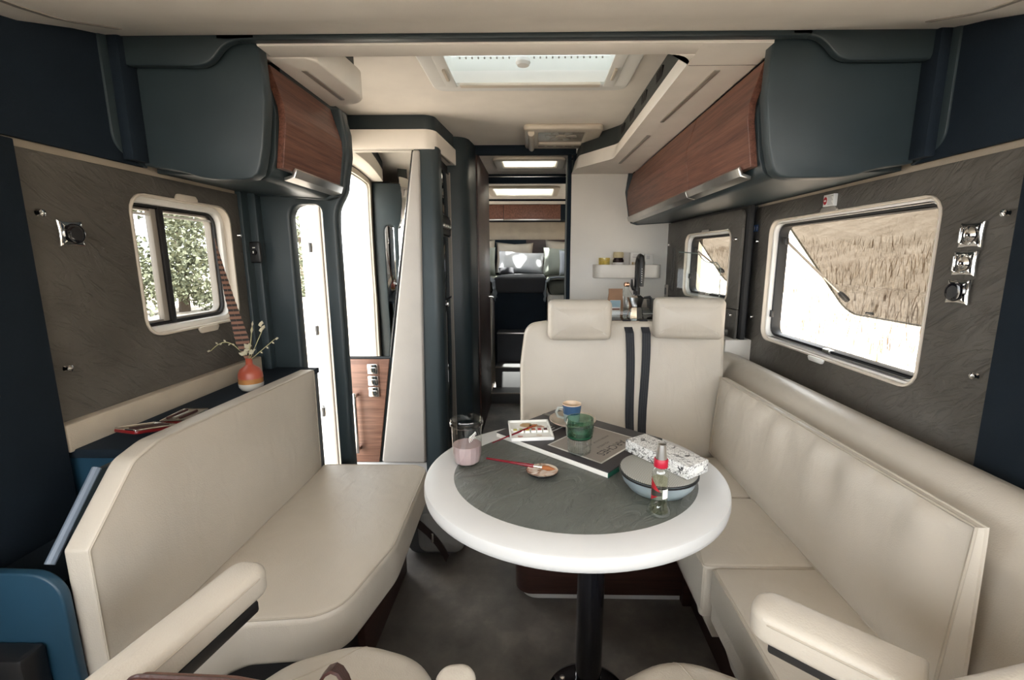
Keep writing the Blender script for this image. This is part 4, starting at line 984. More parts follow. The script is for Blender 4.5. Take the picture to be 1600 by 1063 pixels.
# right sofa
sR = thing('corner_sofa', 'cream leather side sofa with seat cushions and base along the right wall', 'sofa', (0.7, 1.1, 0))
def seatc(pts, label=None, z0=0.30, z1=0.452):
    o = rpoly(pts, 0.012, 4)
    s_ = obj('seat_cushion', cushion(G(), o, XY(z0), 0, z1-z0, 0.010, 0.006), CREAM, sR, label=label)
    obj('piping', tube(G(), [(p[0], p[1], z1-0.004) for p in inset(o, 0.003)], 0.002, 6, True), PIPE, s_)
seatc([(0.455, 0.40), (0.76, 0.40), (0.76, 1.042), (0.455, 1.042)], 'near seat cushion')
seatc([(0.430, 1.048), (0.76, 1.048), (0.76, 1.388), (0.50, 1.388)], 'middle seat cushion')
seatc([(0.505, 1.392), (0.76, 1.392), (0.76, 1.70), (0.505, 1.70)], 'corner seat cushion')
g = G()
ext(g, [(0.452, 0.446), (0.452, 0.36), (0.52, 0.16), (0.56, 0.16), (0.56, 0.446)], FR((0, 0.40, 0), (1, 0, 0), (0, 0, 1), (0, 1, 0)), 0, 0.642, 0.004)
obj('seat_apron', g, CREAM_D, sR)
g = ext(G(), [(0.432, 0.446), (0.432, 0.33), (0.47, 0.24), (0.54, 0.24), (0.54, 0.446)], FR((0, 1.05, 0), (1, 0, 0), (0, 0, 1), (0, 1, 0)), 0, 0.30, 0.004)
obj('seat_apron', g, CREAM_D, sR)
obj('sofa_base', box(G(), (0.56, 0.35, 0.0), (1.0, 1.44, 0.30), 0.004), WOODD, sR)
obj('base_edge', box(G(), (0.548, 0.92, 0.0), (0.562, 0.945, 0.22), 0.003), BLACK, sR)
# backrest shell: rolled top along the wall
prof = rpoly([(0.775, 0.30), (0.985, 0.30), (0.985, 0.765, 0.03), (0.86, 0.812, 0.07), (0.80, 0.70, 0.06)], 0.0, 8)
obj('back_shell', ext(G(), prof, XZ(0.20), 0, 1.92, 0.03, 4), CREAM, sR, label='rolled cream leather back shell')
obj('wall_filler', box(G(), (0.90, 2.125, 0.60), (1.03, 2.32, 0.845), 0.004), WHITE, wall_right)
# loose long back cushion
cu = thing('back_cushion', 'long loose cream leather back cushion leaning on the right sofa', 'cushion', (0.75, 1.2, 0.455))
o = rpoly([(0.70, 0.452), (1.745, 0.452), (1.745, 0.765), (0.69, 0.782)], 0.008, 4)
CM = lambda u, v_, w: Vector((0.735-0.004*(v_-0.452)-w+0.0, u, v_))
g = G(); n1, n2 = 40, 12
def cpt(i, j, side):
    t = i/n1; q = j/n2
    y = lerp(0.70, 1.745, t); zt = lerp(0.782, 0.762, t); z = lerp(0.455, zt, q)
    y += -0.012*(1-q)*(1-t)*0
    ed = min(t, 1-t, 0.12)/0.12; eq = min(q, 1-q, 0.25)/0.25
    pf = (1-(1-ed)**3)*(1-(1-eq)**3)
    th = lerp(0.026, 0.009, q)
    wr = 0.006*math.sin(y*38+z*9)*math.exp(-((q-0.75)/0.25)**2)*pf+0.005*math.sin(y*61+1.3)*math.exp(-((q-0.9)/0.12)**2)*pf
    x = 0.735+0.006*q
    return Vector((x-th-0.018*pf+wr, y, z)) if side else Vector((x+th, y, z))
for side in (0, 1):
    for i in range(n1+1):
        for j in range(n2+1): g.v.append(cpt(i, j, side))
m_ = (n1+1)*(n2+1); W_ = n2+1
for i in range(n1):
    for j in range(n2):
        a = i*W_+j; g.f.append((a, a+1, a+1+W_, a+W_)); g.f.append((m_+a, m_+a+W_, m_+a+1+W_, m_+a+1))
for i in range(n1):
    g.f.append((i*W_, (i+1)*W_, m_+(i+1)*W_, m_+i*W_)); a = i*W_+n2; g.f.append((a, m_+a, m_+a+W_, a+W_))
for j in range(n2):
    g.f.append((j, m_+j, m_+j+1, j+1)); a = n1*W_+j; g.f.append((a, a+1, m_+a+1, m_+a))
obj('cushion_body', g, CREAM, cu, angle=60)
for side in (0, 1):
    lp = [cpt(i, 0, side) for i in range(n1+1)]+[cpt(n1, j, side) for j in range(1, n2+1)]+[cpt(i, n2, side) for i in range(n1-1, -1, -1)]+[cpt(0, j, side) for j in range(n2-1, 0, -1)]
    obj('piping', tube(G(), lp, 0.0032, 6, True), PIPE if side else CREAM, cu)

# cab seats, swivelled to the table
def armrest(par, tip, d, top, width=0.075, length=0.5, th=0.06, drop=0.0):
    d = Vector((d[0], d[1], 0)).normalized(); n = Vector((-d.y, d.x, 0))
    up = Vector((0, 0, 1))
    M = FR((tip[0], tip[1], top-th), d+Vector((0, 0, drop)), n, up)
    o = rpoly([(0, -width/2, width*0.42), (length, -width/2), (length, width/2), (0, width/2, width*0.42)], 0.0, 8)
    a = obj('armrest', cushion(G(), o, M, 0, th, 0.014, 0.003), CREAM, par)
    for s in (-1, 1):
        pts = [M(p[0], p[1], th-0.014) for p in inset(o, -0.0005)]
        half = [M(u, s*(width/2+0.0005), th-0.012) for u in [0.03+(length-0.04)*k/10 for k in range(11)]]
        obj('stitching', tube(G(), half, 0.0016, 5), PIPE, a)
    k = 0
    obj('armrest_bracket', boxM(G(), (0.03, -0.020, -0.022), (length, 0.028, 0.0), M, 0.004), BLACK, a)
    return a
def cab_seat(lab, pts, seamx, loc):
    t = thing('cab_seat', lab, 'seat', loc, 'swivelled cab seats')
    o = rpoly(pts, 0.0, 8)
    t_seat = obj('seat', cushion(G(), o, XY(0.385), 0, 0.105, 0.045, 0.012, seg=6), CREAM, t)
    obj('seam', tube(G(), drape(t_seat, seamx, 0.0), 0.0016, 5), PIPE, t)
    return t
cl_ = cab_seat('left swivelled cream cab seat with brown bag lying on it', [(-0.60, 0.20), (-0.585, 0.58, 0.1), (-0.46, 0.735, 0.12), (-0.34, 0.785, 0.16), (-0.20, 0.745, 0.12), (-0.105, 0.56, 0.1), (-0.10, 0.20)], [(-0.318-0.005*k-0.0008*k*k, 0.775-0.012*k) for k in range(14)], (-0.34, 0.4, 0))
obj('pedestal', box(G(), (-0.50, 0.30, 0.0), (-0.20, 0.62, 0.39), 0.01), BLACK, cl_)
armrest(cl_, (-0.488, 0.712), (-0.20, -1), 0.702, 0.068, 0.46, 0.052)
armrest(cl_, (-0.118, 0.600), (0.12, -1), 0.615, 0.060, 0.36, 0.055)
obj('backrest', cushion(G(), rrect(-0.60, 0.46, -0.14, 1.02, 0.10, 8), FR((0, 0.10, 0), (1, 0, 0), (0, -0.2, 0.98), (0, 0.98, 0.2)), -0.02, 0.05, 0.04, 0.02), CREAM, cl_) if False else None
cr_ = cab_seat('right swivelled cream cab seat beside the round table', [(0.05, 0.20), (0.06, 0.55, 0.1), (0.135, 0.70, 0.12), (0.265, 0.768, 0.16), (0.40, 0.705, 0.12), (0.50, 0.52, 0.1), (0.52, 0.20)], [(0.255+0.004*k, 0.765-0.012*k) for k in range(14)], (0.28, 0.4, 0))
obj('pedestal', box(G(), (0.13, 0.30, 0.0), (0.43, 0.62, 0.39), 0.01), BLACK, cr_)
armrest(cr_, (0.348, 0.644), (0.70, -0.62), 0.698, 0.074, 0.21, 0.050)
gB = cushion(G(), rpoly([(0.425, 0.46), (0.435, 0.752, 0.03), (0.60, 0.802, 0.10), (0.74, 0.80, 0.06), (0.74, 0.46)], 0.0, 8), FR((0, 0.335, 0), (1, 0, 0), (0, 0, 1), (0, 1, 0)), 0, 0.12, 0.03, 0.008)
obj('backrest', gB, CREAM, cr_)
# brown leather bag on the left seat
hbg = thing('leather_bag', 'brown leather handbag lying on the left cab seat', 'handbag', (-0.45, 0.55, 0.50))
BR = leather('brown_leather', (0.16, 0.058, 0.034), 0.5, wr=0.15); BRD = leather('dark_brown_strap', (0.045, 0.018, 0.014), 0.4, wr=0.0)
o = rpoly([(-0.485, 0.505), (-0.27, 0.505), (-0.272, 0.715, 0.05), (-0.36, 0.732, 0.10), (-0.478, 0.736, 0.015)], 0.0, 6)
obj('bag_body', cushion(G(), o, FR((0, 0.472, 0), (1, 0, 0), (0, 0, 1), (0, -1, 0)), 0, 0.11, 0.025, 0.012), BR, hbg)
obj('bag_seam', tube(G(), [(p[0], 0.450, p[1]) for p in inset(o, -0.001)], 0.003, 6, True), BRD, hbg)
obj('zip', tube(G(), [(-0.487, 0.44, 0.60), (-0.482, 0.44, 0.735)], 0.004, 6), plain('red_brown_zip', (0.12, 0.02, 0.015), 0.5), hbg)
gh = G(); path = []
for k in range(15):
    a = PI*k/14; path.append(Vector((-0.262-0.036*math.cos(a), 0.475+0.035*math.sin(a), 0.56+0.130*math.sin(a))))
for i, p in enumerate(path):
    t = (path[min(i+1, 14)]-path[max(i-1, 0)]).normalized(); sd = Vector((0.1, -0.9, 0.3)).normalized(); sd = (sd-t*sd.dot(t)).normalized(); nn = t.cross(sd)
    for a, b_ in ((-1, -1), (1, -1), (1, 1), (-1, 1)): gh.v.append(p+sd*a*0.010+nn*b_*0.002)
for i in range(14):
    for k in range(4): gh.f.append((i*4+k, i*4+(k+1) % 4, (i+1)*4+(k+1) % 4, (i+1)*4+k))
gh.f += [(0, 1, 2, 3), (59, 58, 57, 56)]
obj('bag_handle', gh, BRD, hbg)
# rucksack on the floor behind the sofa end
RKO = Vector((0.03, 0.06, 0.02))
rk = thing('rucksack', 'dark grey fabric rucksack with leather strap beside the left sofa', 'rucksack', (-0.45, 1.72, 0))
RG = plain('charcoal_canvas', (0.07, 0.07, 0.07), 0.85, grain=0.5, gscale=500)
FP = plain('grey_canvas', (0.20, 0.19, 0.175), 0.85, grain=0.5)
g = cushion(G(), rpoly([(-0.56, 1.64, 0.05), (-0.32, 1.64, 0.06), (-0.30, 1.82, 0.06), (-0.56, 1.82, 0.05)], 0.0, 6), FR((0.03, 0.05, 0.001), (1, 0, 0), (0, 1, 0)), 0, 0.20, 0.05, 0.02)
obj('pack_body', g, RG, rk)
obj('pack_lid', cushion(G(), rpoly([(-0.57, 1.625, 0.05), (-0.37, 1.615, 0.05), (-0.35, 1.83, 0.06), (-0.57, 1.83, 0.05)], 0.0, 6), FR((0.03, 0.05, 0.14), (1, 0, 0), (0, 1, 0)), 0, 0.115, 0.04, 0.02), FP, rk)
obj('front_pocket', cushion(G(), rrect(-0.50, 0.02, -0.31, 0.20, 0.04), FR((0.03, 1.695, 0.02), (1, 0, 0), (0, 0, 1), (0, -1, 0)), -0.02, 0.035, 0.025, 0.012), FP, rk)
gs = G(); path = [Vector((-0.50, 1.596, 0.135)), Vector((-0.45, 1.590, 0.095)), Vector((-0.415, 1.580, 0.06)), Vector((-0.39, 1.570, 0.03)), Vector((-0.37, 1.560, 0.0))]
for i, p in enumerate(path):
    for a, b_ in ((-1, -1), (1, -1), (1, 1), (-1, 1)): gs.v.append(p+RKO+Vector((0, 0, 0.03))+Vector((0.006*a, 0.003*b_, 0.014*a)))
for i in range(4):
    for k in range(4): gs.f.append((i*4+k, i*4+(k+1) % 4, (i+1)*4+(k+1) % 4, (i+1)*4+k))
gs.f += [(0, 1, 2, 3), (19, 18, 17, 16)]
sp = obj('leather_strap', gs, plain('strap_leather', (0.022, 0.013, 0.011), 0.5), rk)
obj('strap_buckle', box(G(), (-0.407, 1.632, 0.110), (-0.397, 1.640, 0.148), 0.002), CHROME, sp)

# ------------------------------------------------------------------ round table
TC = Vector((0.099, 1.063, 0)); ZT = 0.70
tb = thing('round_table', 'round white table with slate inlay on a black pedestal', 'table', (0.14, 1.08, 0))
g = G(); n = 96
def erings(g, prof, a, b_, c=TC):
    base = len(g.v)
    for ins, z in prof:
        for i in range(n):
            t = 2*PI*i/n; g.v.append(Vector((c.x+(a-ins)*math.cos(t), c.y+(b_-ins)*math.sin(t), z)))
    for k in range(len(prof)-1):
        for i in range(n):
            j = (i+1) % n; g.f.append((base+k*n+i, base+k*n+j, base+(k+1)*n+j, base+(k+1)*n+i))
    return base
bs = erings(g, [(0.07, ZT-0.036), (0.008, ZT-0.036), (0.002, ZT-0.031), (0.0, ZT-0.022), (0.0005, ZT-0.008), (0.002, ZT-0.0025), (0.006, ZT), (0.0705, ZT), (0.0705, ZT-0.003)], 0.366, 0.338)
g.f.append(tuple(bs+i for i in range(n))[::-1])
obj('table_rim', g, WHITET, tb)
g = G(); bs = erings(g, [(0.0, ZT-0.004), (0.0, ZT-0.0005), (0.001, ZT)], 0.2955, 0.2675); g.f.append(tuple(bs+2*n+i for i in range(n)))
obj('slate_inlay', g, SLATET, tb)
obj('under_plate', box(G(), (0.02, 0.95, ZT-0.05), (0.28, 1.21, ZT-0.036), 0.01), BLACK, tb)
obj('pedestal', lathe(G(), [(0.036, 0.02), (0.036, ZT-0.05)], (0.152, 1.08, 0), 32), BLACKG, tb)
bp = obj('base_plate', lathe(G(), [(0.0001, 0.028), (0.05, 0.028), (0.10, 0.020), (0.115, 0.012), (0.118, 0.0), (0.0001, 0.0)][::-1], (0.152, 1.08, 0.001), 40), BLACKG, tb)
for k in range(6):
    a = 2*PI*k/6+0.4; obj('base_bolt', lathe(G(), [(0.0001, 0.006), (0.007, 0.005), (0.008, 0), (0.0001, 0)], (0.152+0.085*math.cos(a), 1.08+0.085*math.sin(a), 0.022), 10), CHROME, bp)

# ------------------------------------------------------------------ things on the table
def text(name, s, size, M, m, parent, w=0.0003):
    cu_ = bpy.data.curves.new(name, 'FONT'); cu_.body = s; cu_.size = size; cu_.align_x = 'CENTER'; cu_.resolution_u = 2
    o = bpy.data.objects.new(name, cu_); C.objects.link(o)
    dg = bpy.context.evaluated_depsgraph_get(); me0 = bpy.data.meshes.new_from_object(o.evaluated_get(dg))
    g = G(); g.add([M(v.co.x, v.co.y, w) for v in me0.vertices], [tuple(p.vertices) for p in me0.polygons])
    bpy.data.objects.remove(o); bpy.data.meshes.remove(me0); bpy.data.curves.remove(cu_)
    return obj(name, g, m, parent)
bk = thing('sketch_pad', 'dark watercolour pad with taupe cover label lying across the table', 'sketch pad', (0.07, 1.25, ZT))
e1 = Vector((0.752, -0.659, 0)); e2 = Vector((0.659, 0.752, 0))
BM = FR((-0.112, 1.278, ZT), e1, e2, (0, 0, 1))
obj('pages', boxM(G(), (0.0015, 0.0, 0.0005), (0.385, 0.284, 0.0125), BM, 0.001), plain('paper_block', (0.74, 0.72, 0.67), 0.8), bk)
obj('cover', boxM(G(), (0, 0.001, 0.0125), (0.387, 0.287, 0.015), BM, 0.001), plain('pad_cover', (0.032, 0.028, 0.030), 0.45), bk)
obj('glued_edge', boxM(G(), (0.3852, 0.0, 0.0005), (0.3875, 0.285, 0.0125), BM, 0.0005), plain('green_binding', (0.008, 0.075, 0.045), 0.5), bk)
bord = boxM(G(), (0.172, 0.030, 0.015), (0.348, 0.235, 0.0153), BM, 0)
obj('label_border', bord, plain('label_border', (0.48, 0.46, 0.42), 0.7, var=0.5), bk)
lbp = obj('cover_label', boxM(G(), (0.177, 0.035, 0.0152), (0.343, 0.230, 0.0156), BM, 0), plain('taupe_label', (0.26, 0.225, 0.195), 0.7), bk)
INK = plain('label_ink', (0.035, 0.03, 0.03), 0.7)
for s, size, d in (('ARCHES', 0.034, 0.304), ('AQUARELLE', 0.0105, 0.284), ('WATERCOLOUR   ACUARELA', 0.0100, 0.258), ('GRAIN FIN', 0.0095, 0.234)):
    text('lettering', s, size, FR(BM(d, 0.132, 0.0156), -e2, e1, (0, 0, 1)), INK, lbp)
WPR = plain('white_print', (0.6, 0.6, 0.58), 0.7)
for k, w in enumerate((0.07, 0.045, 0.05)): obj('cover_print', boxM(G(), (0.118-k*0.014, 0.10, 0.015), (0.121-k*0.014, 0.10+w, 0.0153), BM, 0), WPR, bk)
ZB = ZT+0.0155
# paint palette
pp = thing('paint_palette', 'white plastic watercolour palette with paint pans on the pad', 'palette', (-0.02, 1.28, ZB))
pu = Vector((0.993, 0.116, 0)); pv = Vector((-0.10, 0.99, 0)).normalized()
PM = FR((-0.066, 1.205, ZB), pu, pv, (0, 0, 1))
obj('tray', ext(G(), rrect(0, 0, 0.125, 0.145, 0.006), PM, 0, 0.004, 0.001), WHITEP, pp)
for r_ in ((0, 0, 0.125, 0.005), (0, 0.14, 0.125, 0.145), (0, 0, 0.005, 0.145), (0.12, 0, 0.125, 0.145), (0.005, 0.072, 0.12, 0.076)):
    obj('tray_wall', boxM(G(), (r_[0], r_[1], 0.003), (r_[2], r_[3], 0.010), PM, 0.001), WHITEP, pp)
cols = [(0.55, 0.50, 0.14), (0.50, 0.55, 0.25), (0.5, 0.32, 0.05), (0.35, 0.10, 0.05), (0.45, 0.02, 0.02), (0.10, 0.02, 0.02)]
for i, c_ in enumerate(cols):
    u = 0.010+i*0.0178
    pn = obj('paint_pan', boxM(G(), (u, 0.050, 0.004), (u+0.015, 0.070, 0.011), PM, 0.001), WHITEP, pp)
    obj('paint', boxM(G(), (u+0.002, 0.052, 0.0105), (u+0.013, 0.068, 0.0118), PM, 0.0005), plain('paint_%d' % i, c_, 0.4, var=0.2), pn)
for (u, v_, r, c_) in ((0.055, 0.115, 0.020, (0.50, 0.33, 0.16)), (0.075, 0.108, 0.016, (0.45, 0.30, 0.16)), (0.095, 0.095, 0.013, (0.52, 0.30, 0.22)), (0.03, 0.025, 0.008, (0.5, 0.25, 0.22)), (0.085, 0.03, 0.01, (0.62, 0.56, 0.5))):
    obj('paint_smear', ext(G(), rpoly([(u+r*(0.7+0.5*random.random())*math.cos(a), v_+r*(0.6+0.5*random.random())*math.sin(a)) for a in [2*PI*k/9 for k in range(9)]], 0.004), PM, 0.004, 0.0046, 0, 1), plain('smear', c_, 0.6, var=0.25), pp)
# brushes
RED = plain('red_lacquer', (0.17, 0.008, 0.016), 0.2, coat=0.4); FER = plain('ferrule', (0.45, 0.10, 0.05), 0.3, 0.6); BRIS = plain('bristle', (0.30, 0.10, 0.03), 0.8)
def brush(lab, a, b_, r, tip=0.18):
    a, b_ = Vector(a), Vector(b_); d = b_-a
    t = thing('paint_brush', lab, 'paint brush', tuple((a+b_)/2), 'paint brushes on the table')
    obj('brush_handle', tube(G(), [a, a+d*0.02, a+d*0.35, a+d*0.68, a+d*(1-tip-0.12)], [r*0.5, r*0.65, r*0.8, r*1.25, r*1.15], 10), RED, t)
    obj('ferrule', tube(G(), [a+d*(1-tip-0.12), a+d*(1-tip)], [r*1.15, r*1.25], 10), CHROME if r > 0.003 else FER, t)
    obj('bristles', tube(G(), [a+d*(1-tip), a+d*(1-tip*0.6), a+d*(1-tip*0.2), b_], [r*1.2, r*1.5, r*0.8, r*0.15], 10), BRIS, t)
brush('slim red paint brush resting across the white palette', (-0.116, 1.196, ZT+0.016), (0.010, 1.300, ZB+0.016), 0.0026, 0.10)
brush('thick red paint brush resting in the small oval dish', (-0.124, 1.118, ZT+0.006), (0.052, 1.036, ZT+0.016), 0.0042, 0.17)
ds = thing('paint_dish', 'small dark edged shell dish with paint brush', 'dish', (0.021, 1.045, ZT))
obj('dish_body', lathe(G(), [(0.0001, 0.0005), (0.028, 0.0005), (0.038, 0.005), (0.0405, 0.010), (0.039, 0.0105), (0.034, 0.008)], (0.021, 1.045, ZT), 32, sy=0.92), BLACKG, ds)
m, nt, b = newmat('pearl_shell')
f = noise(nt, coords(nt, (1, 1, 1), (0, 0, 0.6)), 26, 3, 0.5, 1.6)
nt.links.new(ramp(nt, f, [(0.38, (0.30, 0.16, 0.10)), (0.5, (0.62, 0.50, 0.40)), (0.62, (0.72, 0.66, 0.58))]), b.inputs['Base Color']); b.inputs['Roughness'].default_value = 0.25
obj('dish_inside', lathe(G(), [(0.0388, 0.0104), (0.032, 0.0075), (0.018, 0.006), (0.0001, 0.006)], (0.021, 1.045, ZT), 32, sy=0.92), m, ds)
# water jar
wj = thing('water_jar', 'open faceted glass jar with mauve paint water', 'jar', (-0.172, 1.104, ZT))
c = (-0.172, 1.104, ZT)
obj('jar_glass', lathe(G(), [(0.0001, 0.001), (0.028, 0.001), (0.0335, 0.006), (0.0375, 0.03), (0.0385, 0.095), (0.0385, 0.104)], c, 40), JARG, wj)
obj('jar_rim', lathe(G(), [(0.0385, 0.102), (0.0425, 0.105), (0.043, 0.110), (0.040, 0.1125), (0.041, 0.118), (0.0395, 0.121), (0.0365, 0.121), (0.0355, 0.112), (0.0365, 0.103)], c, 40), JARG, wj)
MAUVE, nt, b = newmat('mauve_water')
b.inputs['Base Color'].default_value = (0.42, 0.30, 0.31, 1); b.inputs['Roughness'].default_value = 0.08
nt.links.new(ramp(nt, noise(nt, coords(nt), 30, 2), [(0.3, (0.40, 0.28, 0.29)), (0.7, (0.46, 0.34, 0.34))]), b.inputs['Base Color'])
obj('paint_water', lathe(G(), [(0.0001, 0.004), (0.028, 0.004), (0.0325, 0.008), (0.0365, 0.03), (0.037, 0.052), (0.0001, 0.052)], c, 16), MAUVE, wj, angle=12)
text('raised_mark', 'lepar', 0.018, lambda x, y, z: Vector((c[0]+0.0392*math.sin(x/0.0392+0.45), c[1]-0.0392*math.cos(x/0.0392+0.45), c[2]+0.073+y+x*0.15)), WHITEP, wj) if False else None
gm = G()
for k in range(5):
    a0 = 0.35+k*0.09; pts = [Vector((c[0]+0.0395*math.sin(a0+0.05*math.cos(t)), c[1]-0.0395*math.cos(a0+0.05*math.cos(t)), c[2]+0.078+k*0.0025+0.008*math.sin(t))) for t in [2*PI*q/10 for q in range(8)]]
    tube(gm, pts, 0.0008, 5)
obj('moulded_script', gm, WHITEP, wj)
# saucer, cup
CER = plain('cream_ceramic', (0.50, 0.36, 0.27), 0.25, var=0.2); CERB = plain('speckled_brown_glaze', (0.46, 0.38, 0.30), 0.25, var=0.5)
sc = thing('saucer', 'round speckled stoneware saucer under the espresso cup', 'saucer', (0.12, 1.35, ZB))
c = (0.12, 1.350, ZB)
obj('saucer_body', lathe(G(), [(0.0001, 0.0), (0.035, 0.0), (0.045, 0.004), (0.066, 0.011), (0.0725, 0.017), (0.072, 0.0185)], c, 40), CER, sc)
obj('saucer_glaze', lathe(G(), [(0.072, 0.0185), (0.066, 0.0135), (0.045, 0.007), (0.0001, 0.005)], c, 40), CERB, sc)
cpn = thing('espresso_cup', 'small blue glazed espresso cup on the saucer', 'cup', (0.118, 1.35, ZB+0.006))
c = (0.117, 1.350, ZB+0.006); cp_ = [(0.0001, 0.0), (0.020, 0.0), (0.0235, 0.004), (0.0265, 0.03)]
obj('cup_body', lathe(G(), cp_, c, 32), plain('pale_blue_glaze', (0.30, 0.36, 0.36), 0.2, var=0.2), cpn)
obj('blue_band', lathe(G(), [(0.0265, 0.03), (0.028, 0.042), (0.0295, 0.058)], c, 32), plain('deep_blue_glaze', (0.045, 0.10, 0.20), 0.18, var=0.35), cpn)
obj('cup_inside', lathe(G(), [(0.0295, 0.058), (0.0288, 0.0605), (0.0272, 0.058), (0.0255, 0.04), (0.020, 0.012), (0.0001, 0.010)], c, 32), plain('tan_glaze', (0.62, 0.47, 0.33), 0.3, var=0.2), cpn)
obj('cup_handle', tube(G(), [(c[0]-0.0265, c[1]-0.004, c[2]+0.048), (c[0]-0.042, c[1]-0.008, c[2]+0.049), (c[0]-0.049, c[1]-0.010, c[2]+0.036), (c[0]-0.043, c[1]-0.009, c[2]+0.022), (c[0]-0.0255, c[1]-0.004, c[2]+0.014)], 0.0042, 10), plain('grey_glaze', (0.36, 0.37, 0.34), 0.25), cpn)
kn = thing('palette_knife', 'flat grey spatula at the far corner of the pad', 'spatula', (0.05, 1.43, ZB))
obj('blade', boxM(G(), (-0.03, -0.008, 0.0), (0.035, 0.008, 0.002), FR((0.055, 1.42, ZB), Vector((0.75, -0.66, 0)), Vector((0.66, 0.75, 0)), (0, 0, 1)), 0.001), plain('grey_blade', (0.16, 0.15, 0.13), 0.4, 0.3), kn)
obj('knife_handle', boxM(G(), (0.03, -0.006, 0.0), (0.06, 0.006, 0.006), FR((0.055, 1.42, ZB), Vector((0.75, -0.66, 0)), Vector((0.66, 0.75, 0)), (0, 0, 1)), 0.002), BLACK, kn)
# two stacked tumblers : clear below, green above
c = (0.120, 1.137, ZB)
t1 = thing('clear_tumbler', 'clear ribbed glass tumbler standing on the pad label', 'glass', c)
obj('tumbler_wall', lathe(G(), [(0.0001, 0.001), (0.026, 0.001), (0.0305, 0.005), (0.0315, 0.04), (0.0315, 0.047)], c, 36), JARG, t1)
obj('tumbler_floor', lathe(G(), [(0.0001, 0.003), (0.028, 0.003), (0.029, 0.010), (0.0001, 0.009)], c, 36), JARG, t1)
for k in range(18):
    a = 2*PI*k/18; obj('rib', tube(G(), [(c[0]+0.0300*math.cos(a), c[1]+0.0300*math.sin(a), c[2]+0.008), (c[0]+0.0318*math.cos(a), c[1]+0.0318*math.sin(a), c[2]+0.045)], 0.0008, 5), JARG, t1)
t2 = thing('green_tumbler', 'green tinted low glass stacked on the clear tumbler', 'glass', (c[0], c[1], c[2]+0.044))
obj('green_base', lathe(G(), [(0.0001, 0.044), (0.031, 0.044), (0.0345, 0.048), (0.0345, 0.053), (0.0001, 0.053)], c, 36), plain('deep_green_glass', (0.012, 0.055, 0.028), 0.08), t2)
obj('green_wall', lathe(G(), [(0.0345, 0.052), (0.0365, 0.062), (0.0370, 0.085), (0.0355, 0.096), (0.033, 0.0965), (0.0335, 0.085), (0.033, 0.062), (0.0001, 0.057)], c, 36), GREENG, t2)
# zinc tin bowl with fabric lid
bw = thing('lidded_bowl', 'blue grey enamel bowl with grey fabric lid', 'bowl', (0.285, 0.977, ZT))
c = (0.285, 0.977, ZT)
obj('bowl_body', lathe(G(), [(0.0001, 0.001), (0.052, 0.001), (0.066, 0.006), (0.079, 0.022), (0.085, 0.039), (0.0862, 0.046)], c, 48), plain('blue_grey_enamel', (0.26, 0.31, 0.33), 0.35, var=0.18), bw)
obj('bowl_rim', tube(G(), [(c[0]+0.0865*math.cos(t), c[1]+0.0865*math.sin(t), c[2]+0.043) for t in [2*PI*k/48 for k in range(48)]], 0.0022, 6, True), BLACK, bw)
FAB, nt, b = newmat('woven_grey_lid')
wv = N(nt, 'ShaderNodeTexWave'); wv.inputs['Scale'].default_value = 90; wv.inputs['Distortion'].default_value = 1.5; nt.links.new(coords(nt), wv.inputs['Vector'])
nt.links.new(ramp(nt, wv.outputs['Fac'], [(0.2, (0.22, 0.215, 0.195)), (0.8, (0.40, 0.39, 0.36))]), b.inputs['Base Color']); b.inputs['Roughness'].default_value = 0.9
obj('fabric_lid', lathe(G(), [(0.0862, 0.046), (0.0855, 0.0495), (0.082, 0.051), (0.0001, 0.052)], c, 48), FAB, bw)
obj('lid_cord', tube(G(), [(c[0]+0.0868*math.cos(t), c[1]+0.0868*math.sin(t), c[2]+0.0475) for t in [2*PI*k/48 for k in range(48)]], 0.0014, 6, True), BLACK, bw)
# patterned card box
SCR, nt, b = newmat('ink_scribble_print')
vv = coords(nt)
vo = N(nt, 'ShaderNodeTexVoronoi', feature='DISTANCE_TO_EDGE'); vo.inputs['Scale'].default_value = 75
dn_ = N(nt, 'ShaderNodeTexNoise'); dn_.inputs['Scale'].default_value = 40; dn_.inputs['Detail'].default_value = 5
nt.links.new(vv, dn_.inputs['Vector'])
mxv = N(nt, 'ShaderNodeMix', data_type='VECTOR'); mxv.inputs['Factor'].default_value = 0.10
nt.links.new(vv, mxv.inputs['A']); nt.links.new(dn_.outputs['Color'], mxv.inputs['B']); nt.links.new(mxv.outputs['Result'], vo.inputs['Vector'])
f2 = noise(nt, vv, 55, 6, 0.7, 1.0)
mul = N(nt, 'ShaderNodeMath', operation='MULTIPLY')
r1 = N(nt, 'ShaderNodeMapRange'); r1.inputs['From Min'].default_value = 0.0; r1.inputs['From Max'].default_value = 0.12; nt.links.new(vo.outputs['Distance'], r1.inputs['Value'])
r2 = N(nt, 'ShaderNodeMapRange'); r2.inputs['From Min'].default_value = 0.62; r2.inputs['From Max'].default_value = 0.50; nt.links.new(f2, r2.inputs['Value'])
nt.links.new(r1.outputs[0], mul.inputs[0]); nt.links.new(r2.outputs[0], mul.inputs[1])
nt.links.new(ramp(nt, mul.outputs[0], [(0.05, (0.03, 0.03, 0.03)), (0.45, (0.74, 0.73, 0.71))]), b.inputs['Base Color']); b.inputs['Roughness'].default_value = 0.6
bx_ = thing('printed_box', 'long white card box with black ink drawing print on the bowl lid', 'box', (0.32, 1.0, ZT+0.0525))
XM = FR((0.226, 1.066, ZT+0.0525), Vector((0.565, -0.825, 0)), Vector((0.825, 0.565, 0)), (0, 0, 1)); BL, BW = 0.184, 0.070
obj('card_box', boxM(G(), (0, 0, 0), (BL, BW, 0.030), XM, 0.002), SCR, bx_)
obj('white_sticker', boxM(G(), (BL-0.0005, 0.022, 0.008), (BL+0.0006, BW-0.018, 0.022), XM, 0), WHITEP, bx_)
